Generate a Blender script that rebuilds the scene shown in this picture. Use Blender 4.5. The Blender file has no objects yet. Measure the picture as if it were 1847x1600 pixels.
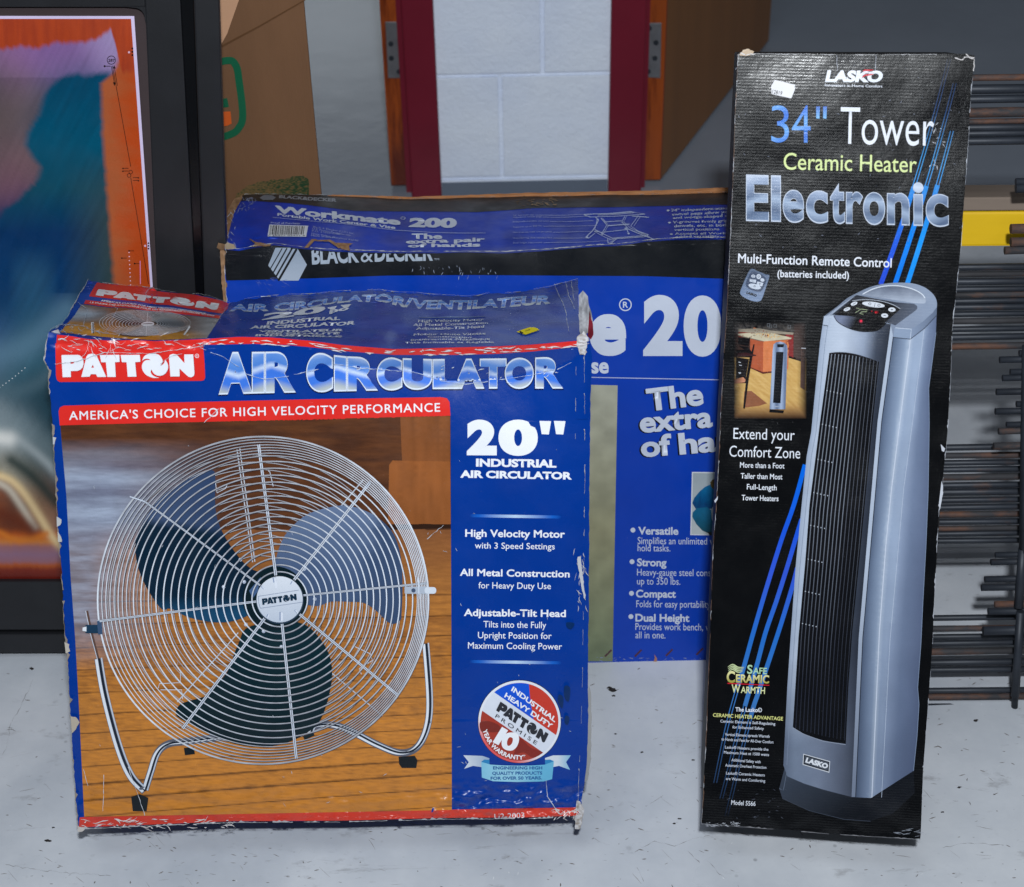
import bpy, bmesh, math, random
from mathutils import Vector, Matrix
from mathutils.geometry import tessellate_polygon
from mathutils import noise as mn
random.seed(7)
SC = bpy.context.scene
COL = SC.collection
# ---------------------------------------------------------------- camera
FPX, PITCH, ROLL = 3200.0, math.radians(36.7), math.radians(1.2)
CAM = Vector((0, 0, 1.55))
_R0 = Vector((1, 0, 0)); FW = Vector((0, math.cos(PITCH), -math.sin(PITCH))); _U0 = Vector((0, math.sin(PITCH), math.cos(PITCH)))
RT = math.cos(ROLL)*_R0 - math.sin(ROLL)*_U0
UP = math.cos(ROLL)*_U0 + math.sin(ROLL)*_R0
cd = bpy.data.cameras.new('camera'); cam = bpy.data.objects.new('camera', cd); COL.objects.link(cam)
cam.matrix_world = Matrix(((RT.x, UP.x, -FW.x, CAM.x), (RT.y, UP.y, -FW.y, CAM.y), (RT.z, UP.z, -FW.z, CAM.z), (0, 0, 0, 1)))
cd.sensor_fit = 'HORIZONTAL'; cd.sensor_width = 36; cd.lens = FPX/1847*36
cd.clip_start = .05; cd.clip_end = 100
cd.dof.use_dof = True; cd.dof.focus_distance = 1.92; cd.dof.aperture_fstop = 9
SC.camera = cam
# ---------------------------------------------------------------- light
w = bpy.data.worlds.new('World'); SC.world = w; w.use_nodes = True
bg = w.node_tree.nodes['Background']; bg.inputs[0].default_value = (.75, .88, 1.0, 1); bg.inputs[1].default_value = .05
def area(name, loc, target, sx, sy, power, color, shape='RECTANGLE'):
    l = bpy.data.lights.new(name, 'AREA'); l.shape = shape; l.size = sx
    if shape in ('RECTANGLE', 'ELLIPSE'): l.size_y = sy
    l.energy = power; l.color = color
    o = bpy.data.objects.new(name, l); COL.objects.link(o); o.location = loc
    o.rotation_euler = (Vector(target)-Vector(loc)).to_track_quat('-Z', 'Y').to_euler()
    return o
area('camera_flash', (.05, -.05, 1.92), (0, 1.9, .3), .07, .05, 47, (.93, .97, 1.0))
area('ceiling_lamp', (-.3, .35, 2.7), (0, .9, 0), 1.2, .4, 12, (.88, .95, 1.0))
area('sheen_lamp', (.12, -2.0, 2.12), (.3, 1.5, .7), .42, .30, 4.5, (.90, .95, 1.0))  # lamp added behind the camera to give the heater carton its sheen
area('ceiling_lamp', (-1.2, 11.0, 3.2), (-.4, 4.0, 0), 1.4, .35, 11, (.85, .93, 1.0))
SC.view_settings.view_transform = 'Standard'; SC.view_settings.look = 'None'
SC.view_settings.exposure = 0.10; SC.view_settings.gamma = 1
# ---------------------------------------------------------------- helpers: colour and materials
PG = .84
def lin(v):
    v = v/255.0
    return v/12.92 if v <= .04045 else ((v+.055)/1.055)**2.4
def c(r, g, b, k=None):
    k = PG if k is None else k
    return (lin(r)*k, lin(g)*k, lin(b)*k)
def mixc(a, b, t):
    t = min(1, max(0, t)); return (a[0]+(b[0]-a[0])*t, a[1]+(b[1]-a[1])*t, a[2]+(b[2]-a[2])*t)
def ramp(stops, t):
    if t <= stops[0][0]: return stops[0][1]
    for (t0, c0), (t1, c1) in zip(stops, stops[1:]):
        if t <= t1: return mixc(c0, c1, (t-t0)/max(1e-6, t1-t0))
    return stops[-1][1]
class NT:
    def __init__(s, name):
        s.m = bpy.data.materials.new(name); s.m.use_nodes = True; s.t = s.m.node_tree
        s.b = s.t.nodes['Principled BSDF']; s.geo = s.n('ShaderNodeNewGeometry')
    def n(s, typ, **kw):
        x = s.t.nodes.new(typ)
        for k, v in kw.items(): setattr(x, k, v)
        return x
    def l(s, a, b): s.t.links.new(a, b)
    def pos(s, scale=(1, 1, 1)):
        m = s.n('ShaderNodeMapping'); m.inputs['Scale'].default_value = scale; s.l(s.geo.outputs['Position'], m.inputs['Vector']); return m.outputs[0]
    def noise(s, scale, detail=4, rough=.55, stretch=(1, 1, 1), dist=0):
        x = s.n('ShaderNodeTexNoise'); x.inputs['Scale'].default_value = scale; x.inputs['Detail'].default_value = detail
        x.inputs['Roughness'].default_value = rough; x.inputs['Distortion'].default_value = dist; s.l(s.pos(stretch), x.inputs['Vector']); return x.outputs['Fac']
    def rng(s, sock, a, b, c0=0, c1=1):
        x = s.n('ShaderNodeMapRange'); x.inputs[1].default_value = a; x.inputs[2].default_value = b; x.inputs[3].default_value = c0; x.inputs[4].default_value = c1
        s.l(sock, x.inputs[0]); return x.outputs[0]
    def mul(s, a, b, op='MULTIPLY'):
        x = s.n('ShaderNodeMath', operation=op)
        for i, v in enumerate((a, b)):
            if isinstance(v, (int, float)): x.inputs[i].default_value = v
            else: s.l(v, x.inputs[i])
        return x.outputs[0]
    def mix(s, fac, a, b, mode='MIX'):
        x = s.n('ShaderNodeMix', data_type='RGBA', blend_type=mode)
        for i, v in ((0, fac), (6, a), (7, b)):
            if isinstance(v, (int, float)): x.inputs[i].default_value = v
            elif isinstance(v, tuple): x.inputs[i].default_value = (v[0], v[1], v[2], 1)
            else: s.l(v, x.inputs[i])
        return x.outputs[2]
    def bump(s, h, strength, dist, prev=None):
        x = s.n('ShaderNodeBump'); x.inputs['Strength'].default_value = strength; x.inputs['Distance'].default_value = dist
        s.l(h, x.inputs['Height'])
        if prev is not None: s.l(prev, x.inputs['Normal'])
        return x.outputs[0]
    def done(s, col, rough, bump=None, metal=0, spec=.5, coat=0):
        b = s.b
        if isinstance(col, tuple): b.inputs['Base Color'].default_value = (col[0], col[1], col[2], 1)
        else: s.l(col, b.inputs['Base Color'])
        if isinstance(rough, (int, float)): b.inputs['Roughness'].default_value = rough
        else: s.l(rough, b.inputs['Roughness'])
        b.inputs['Metallic'].default_value = metal; b.inputs['Specular IOR Level'].default_value = spec
        b.inputs['Coat Weight'].default_value = coat; b.inputs['Coat Roughness'].default_value = .12
        if bump is not None: s.l(bump, b.inputs['Normal'])
        return s.m
def m_print(name, rough, spec, wr_amp, scuff, flute=0, speck=.0, coat=0):
    n = NT(name); a = n.n('ShaderNodeAttribute', attribute_name='Col')
    col = n.mix(n.rng(n.noise(14, 5), .3, .7), a.outputs['Color'], n.mix(1.0, a.outputs['Color'], (.88, .89, .91), 'MULTIPLY'))
    if scuff:
        f = n.rng(n.noise(420, 2, .8), .74-.0, .80, 0, scuff)
        g = n.rng(n.noise(9, 3), .45, .7)
        col = n.mix(n.mul(f, g), col, (.55, .56, .6))
    h = n.bump(n.noise(7, 2, .5), wr_amp, .02)
    h = n.bump(n.noise(60, 3, .6), .12, .003, h)
    if flute:
        wv = n.n('ShaderNodeTexWave', wave_type='BANDS', bands_direction='Z'); wv.inputs['Scale'].default_value = 115; wv.inputs['Distortion'].default_value = .6
        wv.inputs['Detail'].default_value = 1
        n.l(n.pos(), wv.inputs['Vector'])
        h = n.bump(wv.outputs['Fac'], flute, .0009, h)
    if speck: h = n.bump(n.noise(1300, 2, .7), speck, .0006, h)
    return n.done(col, n.rng(n.noise(30, 3), .3, .7, rough*.8, rough*1.3), h, spec=spec, coat=coat)
M = {}
M['carton'] = m_print('glossy_printed_card', .26, .33, .25, .5)
M['blackcarton'] = m_print('glossy_black_card', .2, .4, .30, .3, flute=.035, speck=.13)
M['oldcarton'] = m_print('worn_printed_card', .42, .35, .3, .6)
M['matteprint'] = m_print('matte_print', .65, .25, .1, .15)
M['metalprint'] = m_print('metallic_poster_print', .28, .3, .10, .0)
def m_simple(name, col, rough, metal=0, spec=.5, var=.12, vs=8, bs=60, bd=.001, bstr=.3, stretch=(1, 1, 1), coat=0, dirt=None, dthr=(.6, .7), ds=30):
    n = NT(name)
    cc = n.mix(n.rng(n.noise(vs, 5, .6, stretch), .3, .7), tuple(x*(1-var) for x in col), tuple(min(1, x*(1+var)) for x in col))
    if dirt: cc = n.mix(n.rng(n.noise(ds, 6, .7, stretch), dthr[0], dthr[1]), cc, dirt)
    return n.done(cc, rough, n.bump(n.noise(bs, 4, .6, stretch), bstr, bd), metal, spec, coat)
M['kraft'] = m_simple('kraft_cardboard', c(114, 82, 58), .85, spec=.2, var=.08, vs=25, bs=300, stretch=(1, 1, .25))
M['torn'] = m_simple('torn_card_fibre', c(172, 150, 132), .95, spec=.1, var=.3, vs=60, bs=400, bd=.002)
M['kraftprint'] = m_print('kraft_print', .85, .15, .1, .0)
M['black_frame'] = m_simple('black_frame_lacquer', c(30, 31, 35), .38, spec=.4, var=.15, vs=20, bs=220, bd=.0003, dirt=c(90, 92, 98), dthr=(.79, .82), ds=160)
M['black_gloss'] = m_simple('black_frame_gloss', c(10, 11, 14), .2, spec=.5, var=.2)
M['mat_brown'] = m_simple('dark_mat_board', c(62, 52, 54), .8, spec=.2, var=.06)
M['red_paint'] = m_simple('dark_red_paint', c(118, 26, 46), .42, spec=.35, var=.08, bs=120, bd=.0006)
M['door_edge'] = m_simple('varnished_door_edge', c(160, 74, 24), .4, spec=.4, var=.25, vs=14, stretch=(1, 1, .12), dirt=c(96, 30, 8), dthr=(.5, .62), ds=18)
M['door_face'] = m_simple('varnished_door_face', c(158, 104, 54), .42, spec=.4, var=.14, vs=10, stretch=(1, 1, .1))
M['hinge'] = m_simple('worn_steel_hinge', c(150, 150, 156), .4, metal=.7, var=.15, vs=50)
M['base_grey'] = m_simple('grey_vinyl_base', c(108, 118, 134), .5, spec=.3, var=.06)
M['yellow'] = m_simple('yellow_painted_steel', c(226, 184, 20), .5, spec=.35, var=.08, vs=20, stretch=(.15, 1, 1), dirt=c(120, 90, 20), dthr=(.67, .72), ds=60)
M['plank'] = m_simple('weathered_plank', c(125, 112, 102), .85, spec=.15, var=.25, vs=14, stretch=(.12, 1, 1), bs=90)
M['rod'] = m_simple('rusty_black_steel', c(46, 51, 60), .5, metal=.25, spec=.4, var=.25, vs=30, bs=200, bd=.0006, dirt=c(92, 66, 54), dthr=(.60, .72), ds=16, stretch=(.5, 1, 1))
M['rustrod'] = m_simple('rustier_steel', c(58, 58, 62), .7, metal=.1, spec=.3, var=.3, vs=30, bs=200, bd=.0008, dirt=c(112, 76, 58), dthr=(.47, .62), ds=22, stretch=(.4, 1, 1))
# painted block wall
n = NT('painted_block'); M['cmu'] = n.done(n.mix(n.rng(n.noise(6, 4), .3, .7), c(222, 232, 252, .95), c(232, 240, 254, .97)), .5,
    n.bump(n.noise(110, 4, .75), .6, .004, n.bump(n.noise(9, 3), .5, .012)), spec=.3)
# floor paint: mottled light grey with dirt flecks, drag marks and scratches
n = NT('painted_floor')
base = n.mix(n.rng(n.noise(3.2, 6, .62), .35, .66), c(184, 190, 200), c(218, 222, 229))
base = n.mix(n.rng(n.noise(38, 5, .7, (.5, 1, 1)), .60, .74, 0, .5), base, c(128, 126, 128))
base = n.mix(n.mul(n.rng(n.noise(230, 2, .6, (.35, 1, 1)), .69, .75, 0, .7), n.rng(n.noise(6, 3), .40, .6)), base, c(84, 78, 74))
v = n.n('ShaderNodeTexVoronoi'); v.inputs['Scale'].default_value = 21; n.l(n.pos((1, 1, 1)), v.inputs['Vector'])
base = n.mix(n.rng(v.outputs['Distance'], .03, .06, .45, 0), base, n.mix(n.rng(n.noise(70, 2), .4, .6), c(60, 56, 54), c(160, 164, 170)))
base = n.mix(n.mul(n.rng(n.noise(24, 6, .8, (.14, 1, 1), 1.5), .62, .70), .35), base, c(110, 106, 106))
M['floor_dim'] = m_simple('floor_dimmed_far', c(146, 154, 168), .24, spec=.5, var=.08, vs=3, bs=14, bd=.004, bstr=.15)  # far floor sheet: flash falloff put into a darker colour
M['floor'] = n.done(base, n.rng(n.noise(5, 4), .3, .7, .22, .40), n.bump(n.noise(16, 3), .12, .004, n.bump(n.noise(200, 3), .12, .0006)), spec=.5)
# ---------------------------------------------------------------- helpers: surfaces addressed through the photo's pixels
def ray(x, y): return FW*FPX + RT*(x-923.5) - UP*(y-800.0)
class Plane:
    def __init__(s, P, lean, yaw=0, disp=None):
        l, y = math.radians(lean), math.radians(yaw)
        n = Vector((0, -math.cos(l), math.sin(l)))
        s.P = Vector(P); s.N = Vector((math.cos(y)*n.x-math.sin(y)*n.y, math.sin(y)*n.x+math.cos(y)*n.y, n.z)); s.disp = disp
    def at(s, x, y, off=0):
        d = ray(x, y); k = s.disp(x, y) if s.disp else 0
        return CAM + d*(((s.P-CAM).dot(s.N)+k)/d.dot(s.N)) + s.N*off
class Floor(Plane):
    def __init__(s, z=0): s.P = Vector((0, 0, z)); s.N = Vector((0, 0, 1)); s.disp = None
def interp(pts, x):
    if x <= pts[0][0]: return pts[0][1]
    for (x0, y0), (x1, y1) in zip(pts, pts[1:]):
        if x <= x1: return y0+(y1-y0)*(x-x0)/(x1-x0)
    return pts[-1][1]
def depth(p): return (p-CAM).dot(FW)
class Ruled:
    """top surface: for each pixel column, the 3-D segment from the front edge to the back edge"""
    def __init__(s, fp, fcurve, bp, bcurve, N): s.fp, s.fc, s.bp, s.bc, s.N = fp, fcurve, bp, bcurve, N
    def at(s, x, y, off=0):
        yf, yb = interp(s.fc, x), interp(s.bc, x)
        F, B = s.fp.at(x, yf), s.bp.at(x, yb)
        t = (yf-y)/(yf-yb); zf, zb = depth(F), depth(B)
        u = t*zf/((1-t)*zb+t*zf)
        return F.lerp(B, u) + s.N*off
LAY = .00028
class Art:
    def __init__(s, surf, L=60, base=0): s.s, s.L, s.base = surf, L, base; s.v = []; s.f = []; s.c = []; s.clip = None
    def tri(s, P, T, col, lay, L=None):
        L = L or s.L
        LL = L if callable(L) else (lambda x, y: L)
        P = [tuple(p[:2]) for p in P]; cache = {}; out = []; st = [tuple(t) for t in T]
        while st:
            a, b, d = st.pop()
            e = sorted((((P[i][0]-P[j][0])**2+(P[i][1]-P[j][1])**2, min(i, j), max(i, j), k) for i, j, k in ((a, b, d), (b, d, a), (d, a, b))), reverse=True)[0]
            _, i, j, k = e; mx, my = (P[i][0]+P[j][0])/2, (P[i][1]+P[j][1])/2
            if e[0] > LL(mx, my)**2:
                if (i, j) not in cache: cache[(i, j)] = len(P); P.append((mx, my))
                m = cache[(i, j)]; st.append((i, m, k)); st.append((m, j, k))
            elif s.clip is None or s.clip((P[a][0]+P[b][0]+P[d][0])/3, (P[a][1]+P[b][1]+P[d][1])/3): out.append((a, b, d))
        o = len(s.v); fn = col if callable(col) else None
        for x, y in P:
            s.v.append((x, y, s.base+lay)); s.c.append(fn(x, y) if fn else col)
        s.f += [(a+o, b+o, d+o) for a, b, d in out]
    def poly(s, pts, col, lay=1, holes=(), L=None):
        loops = [pts]+list(holes); flat = [p for l in loops for p in l]
        T = tessellate_polygon([[Vector((p[0], p[1], 0)) for p in l] for l in loops])
        s.tri(flat, T, col, lay, L)
    def rect(s, x0, y0, x1, y1, col, lay=1, L=None): s.poly([(x0, y0), (x1, y0), (x1, y1), (x0, y1)], col, lay, L=L)
    def disc(s, x, y, r, col, lay=1, ry=None, n=18, rot=0):
        ry = ry or r; cr, sr = math.cos(rot), math.sin(rot)
        s.poly([(x+r*math.cos(t)*cr-ry*math.sin(t)*sr, y+r*math.cos(t)*sr+ry*math.sin(t)*cr) for t in (2*math.pi*i/n for i in range(n))], col, lay)
    def stroke(s, pts, wd, col, lay=1, closed=False, L=None):
        n = len(pts); P = []; T = []
        for i in range(n):
            a = pts[(i-1) % n] if (closed or i > 0) else pts[i]; b = pts[(i+1) % n] if (closed or i < n-1) else pts[i]
            dx, dy = b[0]-a[0], b[1]-a[1]; d = math.hypot(dx, dy) or 1
            ww = (wd(i/(n-1.0)) if callable(wd) else wd)/2
            P += [(pts[i][0]-dy/d*ww, pts[i][1]+dx/d*ww), (pts[i][0]+dy/d*ww, pts[i][1]-dx/d*ww)]
        for i in range(n if closed else n-1):
            a, b = 2*i, 2*((i+1) % n); T += [(a, b, b+1), (a, b+1, a+1)]
        s.tri(P, T, col, lay, L)
    def grid(s, fx, nu, nv, col, lay=1):
        """fx(u,v)->px,py ; col(x,y)"""
        o = len(s.v)
        for j in range(nv+1):
            for i in range(nu+1):
                x, y = fx(i/nu, j/nv); s.v.append((x, y, s.base+lay)); s.c.append(col(x, y))
        for j in range(nv):
            for i in range(nu):
                a = o+j*(nu+1)+i; s.f.append((a, a+1, a+nu+2, a+nu+1))
    def obj(s, name, mat, parent=None, smooth=True):
        V = [s.s.at(x, y, l*LAY) for x, y, l in s.v]
        me = bpy.data.meshes.new(name); org = parent_origin(parent)
        me.from_pydata([v-org for v in V], [], s.f)
        at = me.color_attributes.new('Col', 'FLOAT_COLOR', 'POINT')
        at.data.foreach_set('color', [q for k in s.c for q in (k[0], k[1], k[2], 1.0)])
        me.materials.append(mat)
        # make every face look along +N
        bm = bmesh.new(); bm.from_mesh(me)
        for f in bm.faces:
            if f.normal.dot(CAM-org-f.calc_center_median()) < 0: f.normal_flip()
            f.smooth = smooth
        bm.to_mesh(me); bm.free()
        return link(name, me, parent)
def merge(dst, *srcs):
    """printing, wear and the card it is on are one mesh"""
    me = dst.data; bm = bmesh.new(); bm.from_mesh(me); names = [m.name for m in me.materials]
    for s_ in srcs:
        mp = []
        for m in s_.data.materials:
            if m.name not in names: me.materials.append(m); names.append(m.name)
            mp.append(names.index(m.name))
        n0 = len(bm.faces); bm.from_mesh(s_.data); bm.faces.ensure_lookup_table()
        for i in range(n0, len(bm.faces)): bm.faces[i].material_index = mp[bm.faces[i].material_index]
        bpy.data.objects.remove(s_)
    bm.to_mesh(me); bm.free()
def parent_origin(p):
    v = Vector((0, 0, 0))
    while p is not None: v += p.location; p = p.parent
    return v
def link(name, me, parent=None):
    o = bpy.data.objects.new(name, me); COL.objects.link(o)
    if parent is not None: o.parent = parent
    return o
def tag(o, label=None, cat=None, group=None, kind=None):
    for k, v in (('label', label), ('category', cat), ('group', group), ('kind', kind)):
        if v: o[k] = v
    return o
def thing(name, loc, label, cat, group=None):
    o = bpy.data.objects.new(name, None); o.location = loc; o.empty_display_size = .05; COL.objects.link(o); return tag(o, label, cat, group)
def mesh(name, V, F, mats, parent=None, mi=None, smooth=False, bevel=0):
    org = parent_origin(parent); me = bpy.data.meshes.new(name)
    me.from_pydata([Vector(v)-org for v in V], [], F)
    for m in (mats if isinstance(mats, (list, tuple)) else [mats]): me.materials.append(m)
    bm = bmesh.new(); bm.from_mesh(me)
    if mi:
        for f, i in zip(bm.faces, mi): f.material_index = i
    bmesh.ops.recalc_face_normals(bm, faces=bm.faces)
    if bevel: bmesh.ops.bevel(bm, geom=list(bm.edges), offset=bevel, segments=2, affect='EDGES', profile=.6)
    for f in bm.faces: f.smooth = smooth
    bm.to_mesh(me); bm.free()
    return link(name, me, parent)
def hexa(a4, b4):
    return list(a4)+list(b4), [(0, 1, 2, 3), (7, 6, 5, 4), (0, 4, 5, 1), (1, 5, 6, 2), (2, 6, 7, 3), (3, 7, 4, 0)]
def box(name, x0, y0, z0, x1, y1, z1, mat, parent=None, bevel=0):
    V, F = hexa([(x0, y0, z0), (x1, y0, z0), (x1, y1, z0), (x0, y1, z0)], [(x0, y0, z1), (x1, y0, z1), (x1, y1, z1), (x0, y1, z1)])
    return mesh(name, V, F, mat, parent, bevel=bevel)
def slab(name, q, off, mat, parent=None, bevel=0):
    """quad of 3-D points extruded by vector off"""
    V, F = hexa(q, [Vector(p)+off for p in q]); return mesh(name, V, F, mat, parent, bevel=bevel)
def tube(name, pts, r, mat, parent=None, n=10, smooth=True):
    V = []; F = []; k = len(pts)
    for i, p in enumerate(pts):
        p = Vector(p); d = (Vector(pts[min(i+1, k-1)])-Vector(pts[max(i-1, 0)])).normalized()
        a = d.cross(Vector((0, .3, 1))).normalized(); b = d.cross(a)
        V += [p+(a*math.cos(2*math.pi*j/n)+b*math.sin(2*math.pi*j/n))*r for j in range(n)]
    for i in range(k-1):
        for j in range(n): F.append((i*n+j, i*n+(j+1) % n, (i+1)*n+(j+1) % n, (i+1)*n+j))
    F.append(tuple(range(n))[::-1]); F.append(tuple((k-1)*n+j for j in range(n)))
    o = mesh(name, V, F, mat, parent, smooth=smooth)
    for f in list(o.data.polygons)[-2:]: f.use_smooth = False
    return o
# ---------------------------------------------------------------- helpers: lettering
_gc = {}
def _raw(t, bold, sp, res):
    k = (t, bold, sp, res)
    if k in _gc: return _gc[k]
    cu = bpy.data.curves.new('t', 'FONT'); cu.body = t; cu.size = 1; cu.offset = bold; cu.space_character = sp; cu.resolution_u = res
    o = bpy.data.objects.new('t', cu); COL.objects.link(o)
    me = bpy.data.meshes.new_from_object(o)
    bm = bmesh.new(); bm.from_mesh(me); bmesh.ops.triangulate(bm, faces=bm.faces)
    r = ([(v.co.x, v.co.y) for v in bm.verts], [tuple(v.index for v in f.verts) for f in bm.faces])
    bm.free(); bpy.data.objects.remove(o); bpy.data.curves.remove(cu); bpy.data.meshes.remove(me)
    _gc[k] = r; return r
def text(art, t, a, b, h, col, lay=2, bold=0, shear=0, sp=1, ref=None, res=None, L=None, curve=None, up=None):
    """ink runs from a to b (baseline ends), capitals h pixels high"""
    res = res if res is not None else (3 if h < 14 else 4 if h < 40 else 8)
    ref = bold if ref is None else ref
    P, T = _raw(t, bold, sp, res); R, _ = _raw(t.replace('M', 'H') if 0 else t, ref, sp, res); Hh, _ = _raw('H', ref, 1, res)
    x0, x1 = min(p[0] for p in R), max(p[0] for p in R); y0, y1 = min(p[1] for p in Hh), max(p[1] for p in Hh)
    out = []
    if curve is None:
        dx, dy = b[0]-a[0], b[1]-a[1]; d = math.hypot(dx, dy); ux, uy = up if up else (dy/d, -dx/d)
    def place(P, lay):
        out = []
        for x, y in P:
            u, v = (x-x0)/(x1-x0), (y-y0)/(y1-y0)
            if curve is None: X, Y = a[0]+dx*u+ux*h*v+shear*h*v*dx/d, a[1]+dy*u+uy*h*v+shear*h*v*dy/d
            else: X, Y = curve(u, v)
            out.append((X, Y))
        art.tri(out, T, col, lay, L)
    if (bold and 'M' in t) or (bold >= .028 and 'e' in t):      # heavy outlines fold over themselves: build them from shifted light ones
        b0 = 0 if 'M' in t else min(.02, bold*.6); P, T = _raw(t, b0, sp, res); bold -= b0; nk = 8 if h > 9 else 4
        if h > 30: nk = 16
        if bold > .05: place(P, lay+.5)
        K = [(math.cos(2*math.pi*k/nk+.4), math.sin(2*math.pi*k/nk+.4)) for k in range(nk)]
        for k, (kx, ky) in enumerate(K): place([(x+bold*kx, y+bold*ky) for x, y in P], lay+.02*k)
    else: place(P, lay)
def spl(p, n=6, closed=False):
    out = []; m = len(p); rg = range(m) if closed else range(m-1)
    for i in rg:
        g = lambda k: p[k % m] if closed else p[min(max(k, 0), m-1)]
        a, b, cc, d = g(i-1), g(i), g(i+1), g(i+2)
        for j in range(n):
            t = j/n
            out.append(tuple(.5*((2*b[q])+(-a[q]+cc[q])*t+(2*a[q]-5*b[q]+4*cc[q]-d[q])*t*t+(-a[q]+3*b[q]-3*cc[q]+d[q])*t**3) for q in (0, 1)))
    if not closed: out.append(tuple(p[-1][:2]))
    return out
def rrect(x0, y0, x1, y1, r, n=5):
    P = []
    for cx, cy, s in ((x1-r, y0+r, -90), (x1-r, y1-r, 0), (x0+r, y1-r, 90), (x0+r, y0+r, 180)):
        P += [(cx+r*math.cos(math.radians(s+90*i/n)), cy+r*math.sin(math.radians(s+90*i/n))) for i in range(n+1)]
    return P
def inset(P, d):
    """shrink a polygon by d (either winding)"""
    n = len(P); A = sum(P[i][0]*P[(i+1) % n][1]-P[(i+1) % n][0]*P[i][1] for i in range(n)); sg = 1 if A > 0 else -1; out = []
    for i in range(n):
        a, b = P[i-1], P[(i+1) % n]; dx, dy = b[0]-a[0], b[1]-a[1]; l = math.hypot(dx, dy) or 1
        out.append((P[i][0]-sg*dy/l*d, P[i][1]+sg*dx/l*d))
    return out
def jag(pts, amp, step=5, seed=0):
    """roughen a polyline like torn card"""
    rr = random.Random(seed); out = []
    for (x0, y0), (x1, y1) in zip(pts, pts[1:]):
        d = math.hypot(x1-x0, y1-y0); k = max(1, int(d/step))
        for i in range(k):
            t = i/k; out.append((x0+(x1-x0)*t+rr.uniform(-amp, amp), y0+(y1-y0)*t+rr.uniform(-amp, amp)))
    out.append(pts[-1]); return out
def fbm(x, y, z=0, o=4):
    v = 0; a = .5
    for _ in range(o): v += a*mn.noise(Vector((x, y, z))); x *= 2.03; y *= 2.03; a *= .5
    return v
def scratches(art, n, rx, ry, seed, ln=(5, 25), ang=(0, 180), wd=(.8, 2), col=None, lay=6, bend=.35):
    rr = random.Random(seed)
    for _ in range(n):
        x, y = rr.uniform(*rx), rr.uniform(*ry); a = math.radians(rr.uniform(*ang)); l = rr.uniform(*ln); P = [(x, y)]
        for k in range(4):
            a += rr.uniform(-bend, bend); P.append((P[-1][0]+math.cos(a)*l/4, P[-1][1]+math.sin(a)*l/4))
        w_ = rr.uniform(*wd); art.stroke(P, lambda t, w_=w_: w_*(1-.7*abs(2*t-1)), col or c(200, 205, 215), lay)
def ragged(art, pts, wmin, wmax, col, lay, seed, side=1, gap=.0, step=4):
    """a worn strip along a card edge: pts is the edge, width wanders, gaps leave the print whole"""
    rr = random.Random(seed); dense = jag(pts, .4, step, seed); run = []
    def flush():
        if len(run) > 2:
            L_ = [(x, y) for x, y, nx, ny, w_ in run]; R_ = [(x+nx*w_, y+ny*w_) for x, y, nx, ny, w_ in run]
            P = L_+R_; k = len(run); T = []
            for i in range(k-1): T += [(i, i+1, k+i+1), (i, k+i+1, k+i)]
            art.tri(P, T, (lambda x, y: mixc(col, tuple(q*.55 for q in col), .5+.9*fbm(x*.15, y*.15, 3))), lay)
        run.clear()
    for i, (x, y) in enumerate(dense):
        a, b = dense[max(i-1, 0)], dense[min(i+1, len(dense)-1)]; dx, dy = b[0]-a[0], b[1]-a[1]; l = math.hypot(dx, dy) or 1
        if gap and mn.noise(Vector((x*.035+seed*9.1, y*.035, seed))) < gap-.5: flush(); continue
        ww = wmin+(wmax-wmin)*rr.random()**2*(.5+.5*math.sin(i*.37+seed))
        run.append((x, y, -dy/l*side, dx/l*side, ww))
    flush()
# ================================================================ the setting
FL = Floor()
me_pts = [(-4, .3, 0), (5, .3, 0), (5, 14, 0), (-4, 14, 0)]
floor = mesh('floor', me_pts, [(0, 1, 2, 3)], M['floor']); tag(floor, kind='structure')
tag(floor, 'light grey painted concrete floor with scuffs and dirt flecks')
fb_ = mesh('floor', [(-4, 2.70, .004), (5, 2.70, .004), (5, 14, .004), (-4, 14, .004)], [(0, 1, 2, 3)], M['floor_dim']); tag(fb_, 'far part of the grey floor, coloured darker to imitate flash falloff', kind='structure')
wall = box('back_wall', -4, 14, 0, 5, 14.15, 3.4, M['cmu']); tag(wall, 'pale painted wall far behind the doorways', 'wall')
# ---- dark marks on the floor
a = Art(FL, L=200)
rr = random.Random(3)
for x, y, r in ((1100, 1241, 3), (1105, 1244, 4.5), (1107, 1255, 2), (1158, 1357, 2), (1110, 1324, 1.6), (1250, 1371, 2), (1226, 1477, 2.2), (1216, 1486, 1.8), (87, 1517, 3.5), (57, 1206, 3), (96, 1493, 2), (1760, 1300, 3), (1730, 1420, 2.5), (1700, 1465, 2)):
    a.poly([(x+r*rr.uniform(.5, 1.5)*math.cos(t)*1.5, y+r*rr.uniform(.4, 1.1)*math.sin(t)) for t in (k*math.pi/6 for k in range(12))], c(48, 44, 42), 1)
for P in ([(60, 1225), (40, 1270), (18, 1310), (12, 1350), (4, 1362)], [(10, 1560), (60, 1568), (120, 1575), (200, 1580)], [(1150, 1535), (1180, 1518), (1215, 1527), (1250, 1512), (1280, 1507)],
          [(1276, 1552), (1290, 1568), (1308, 1585)], [(1150, 1565), (1158, 1580), (1161, 1590)], [(1240, 1535), (1262, 1556)], [(1700, 1530), (1740, 1520), (1810, 1525)]):
    a.stroke(jag(P, 1.6, 6, int(P[0][0])), lambda t: .15+1.1*rr.random()*(rr.random() > .45), c(140, 138, 140), 1)
scratches(a, 420, (0, 1847), (1190, 1600), 5, (2, 12), (-25, 25), (.6, 2.2), c(134, 129, 128), 1, bend=.12)
scratches(a, 60, (0, 1847), (1400, 1600), 15, (8, 30), (-30, 60), (.3, 1.1), c(150, 147, 148), 1, bend=.08)
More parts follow.
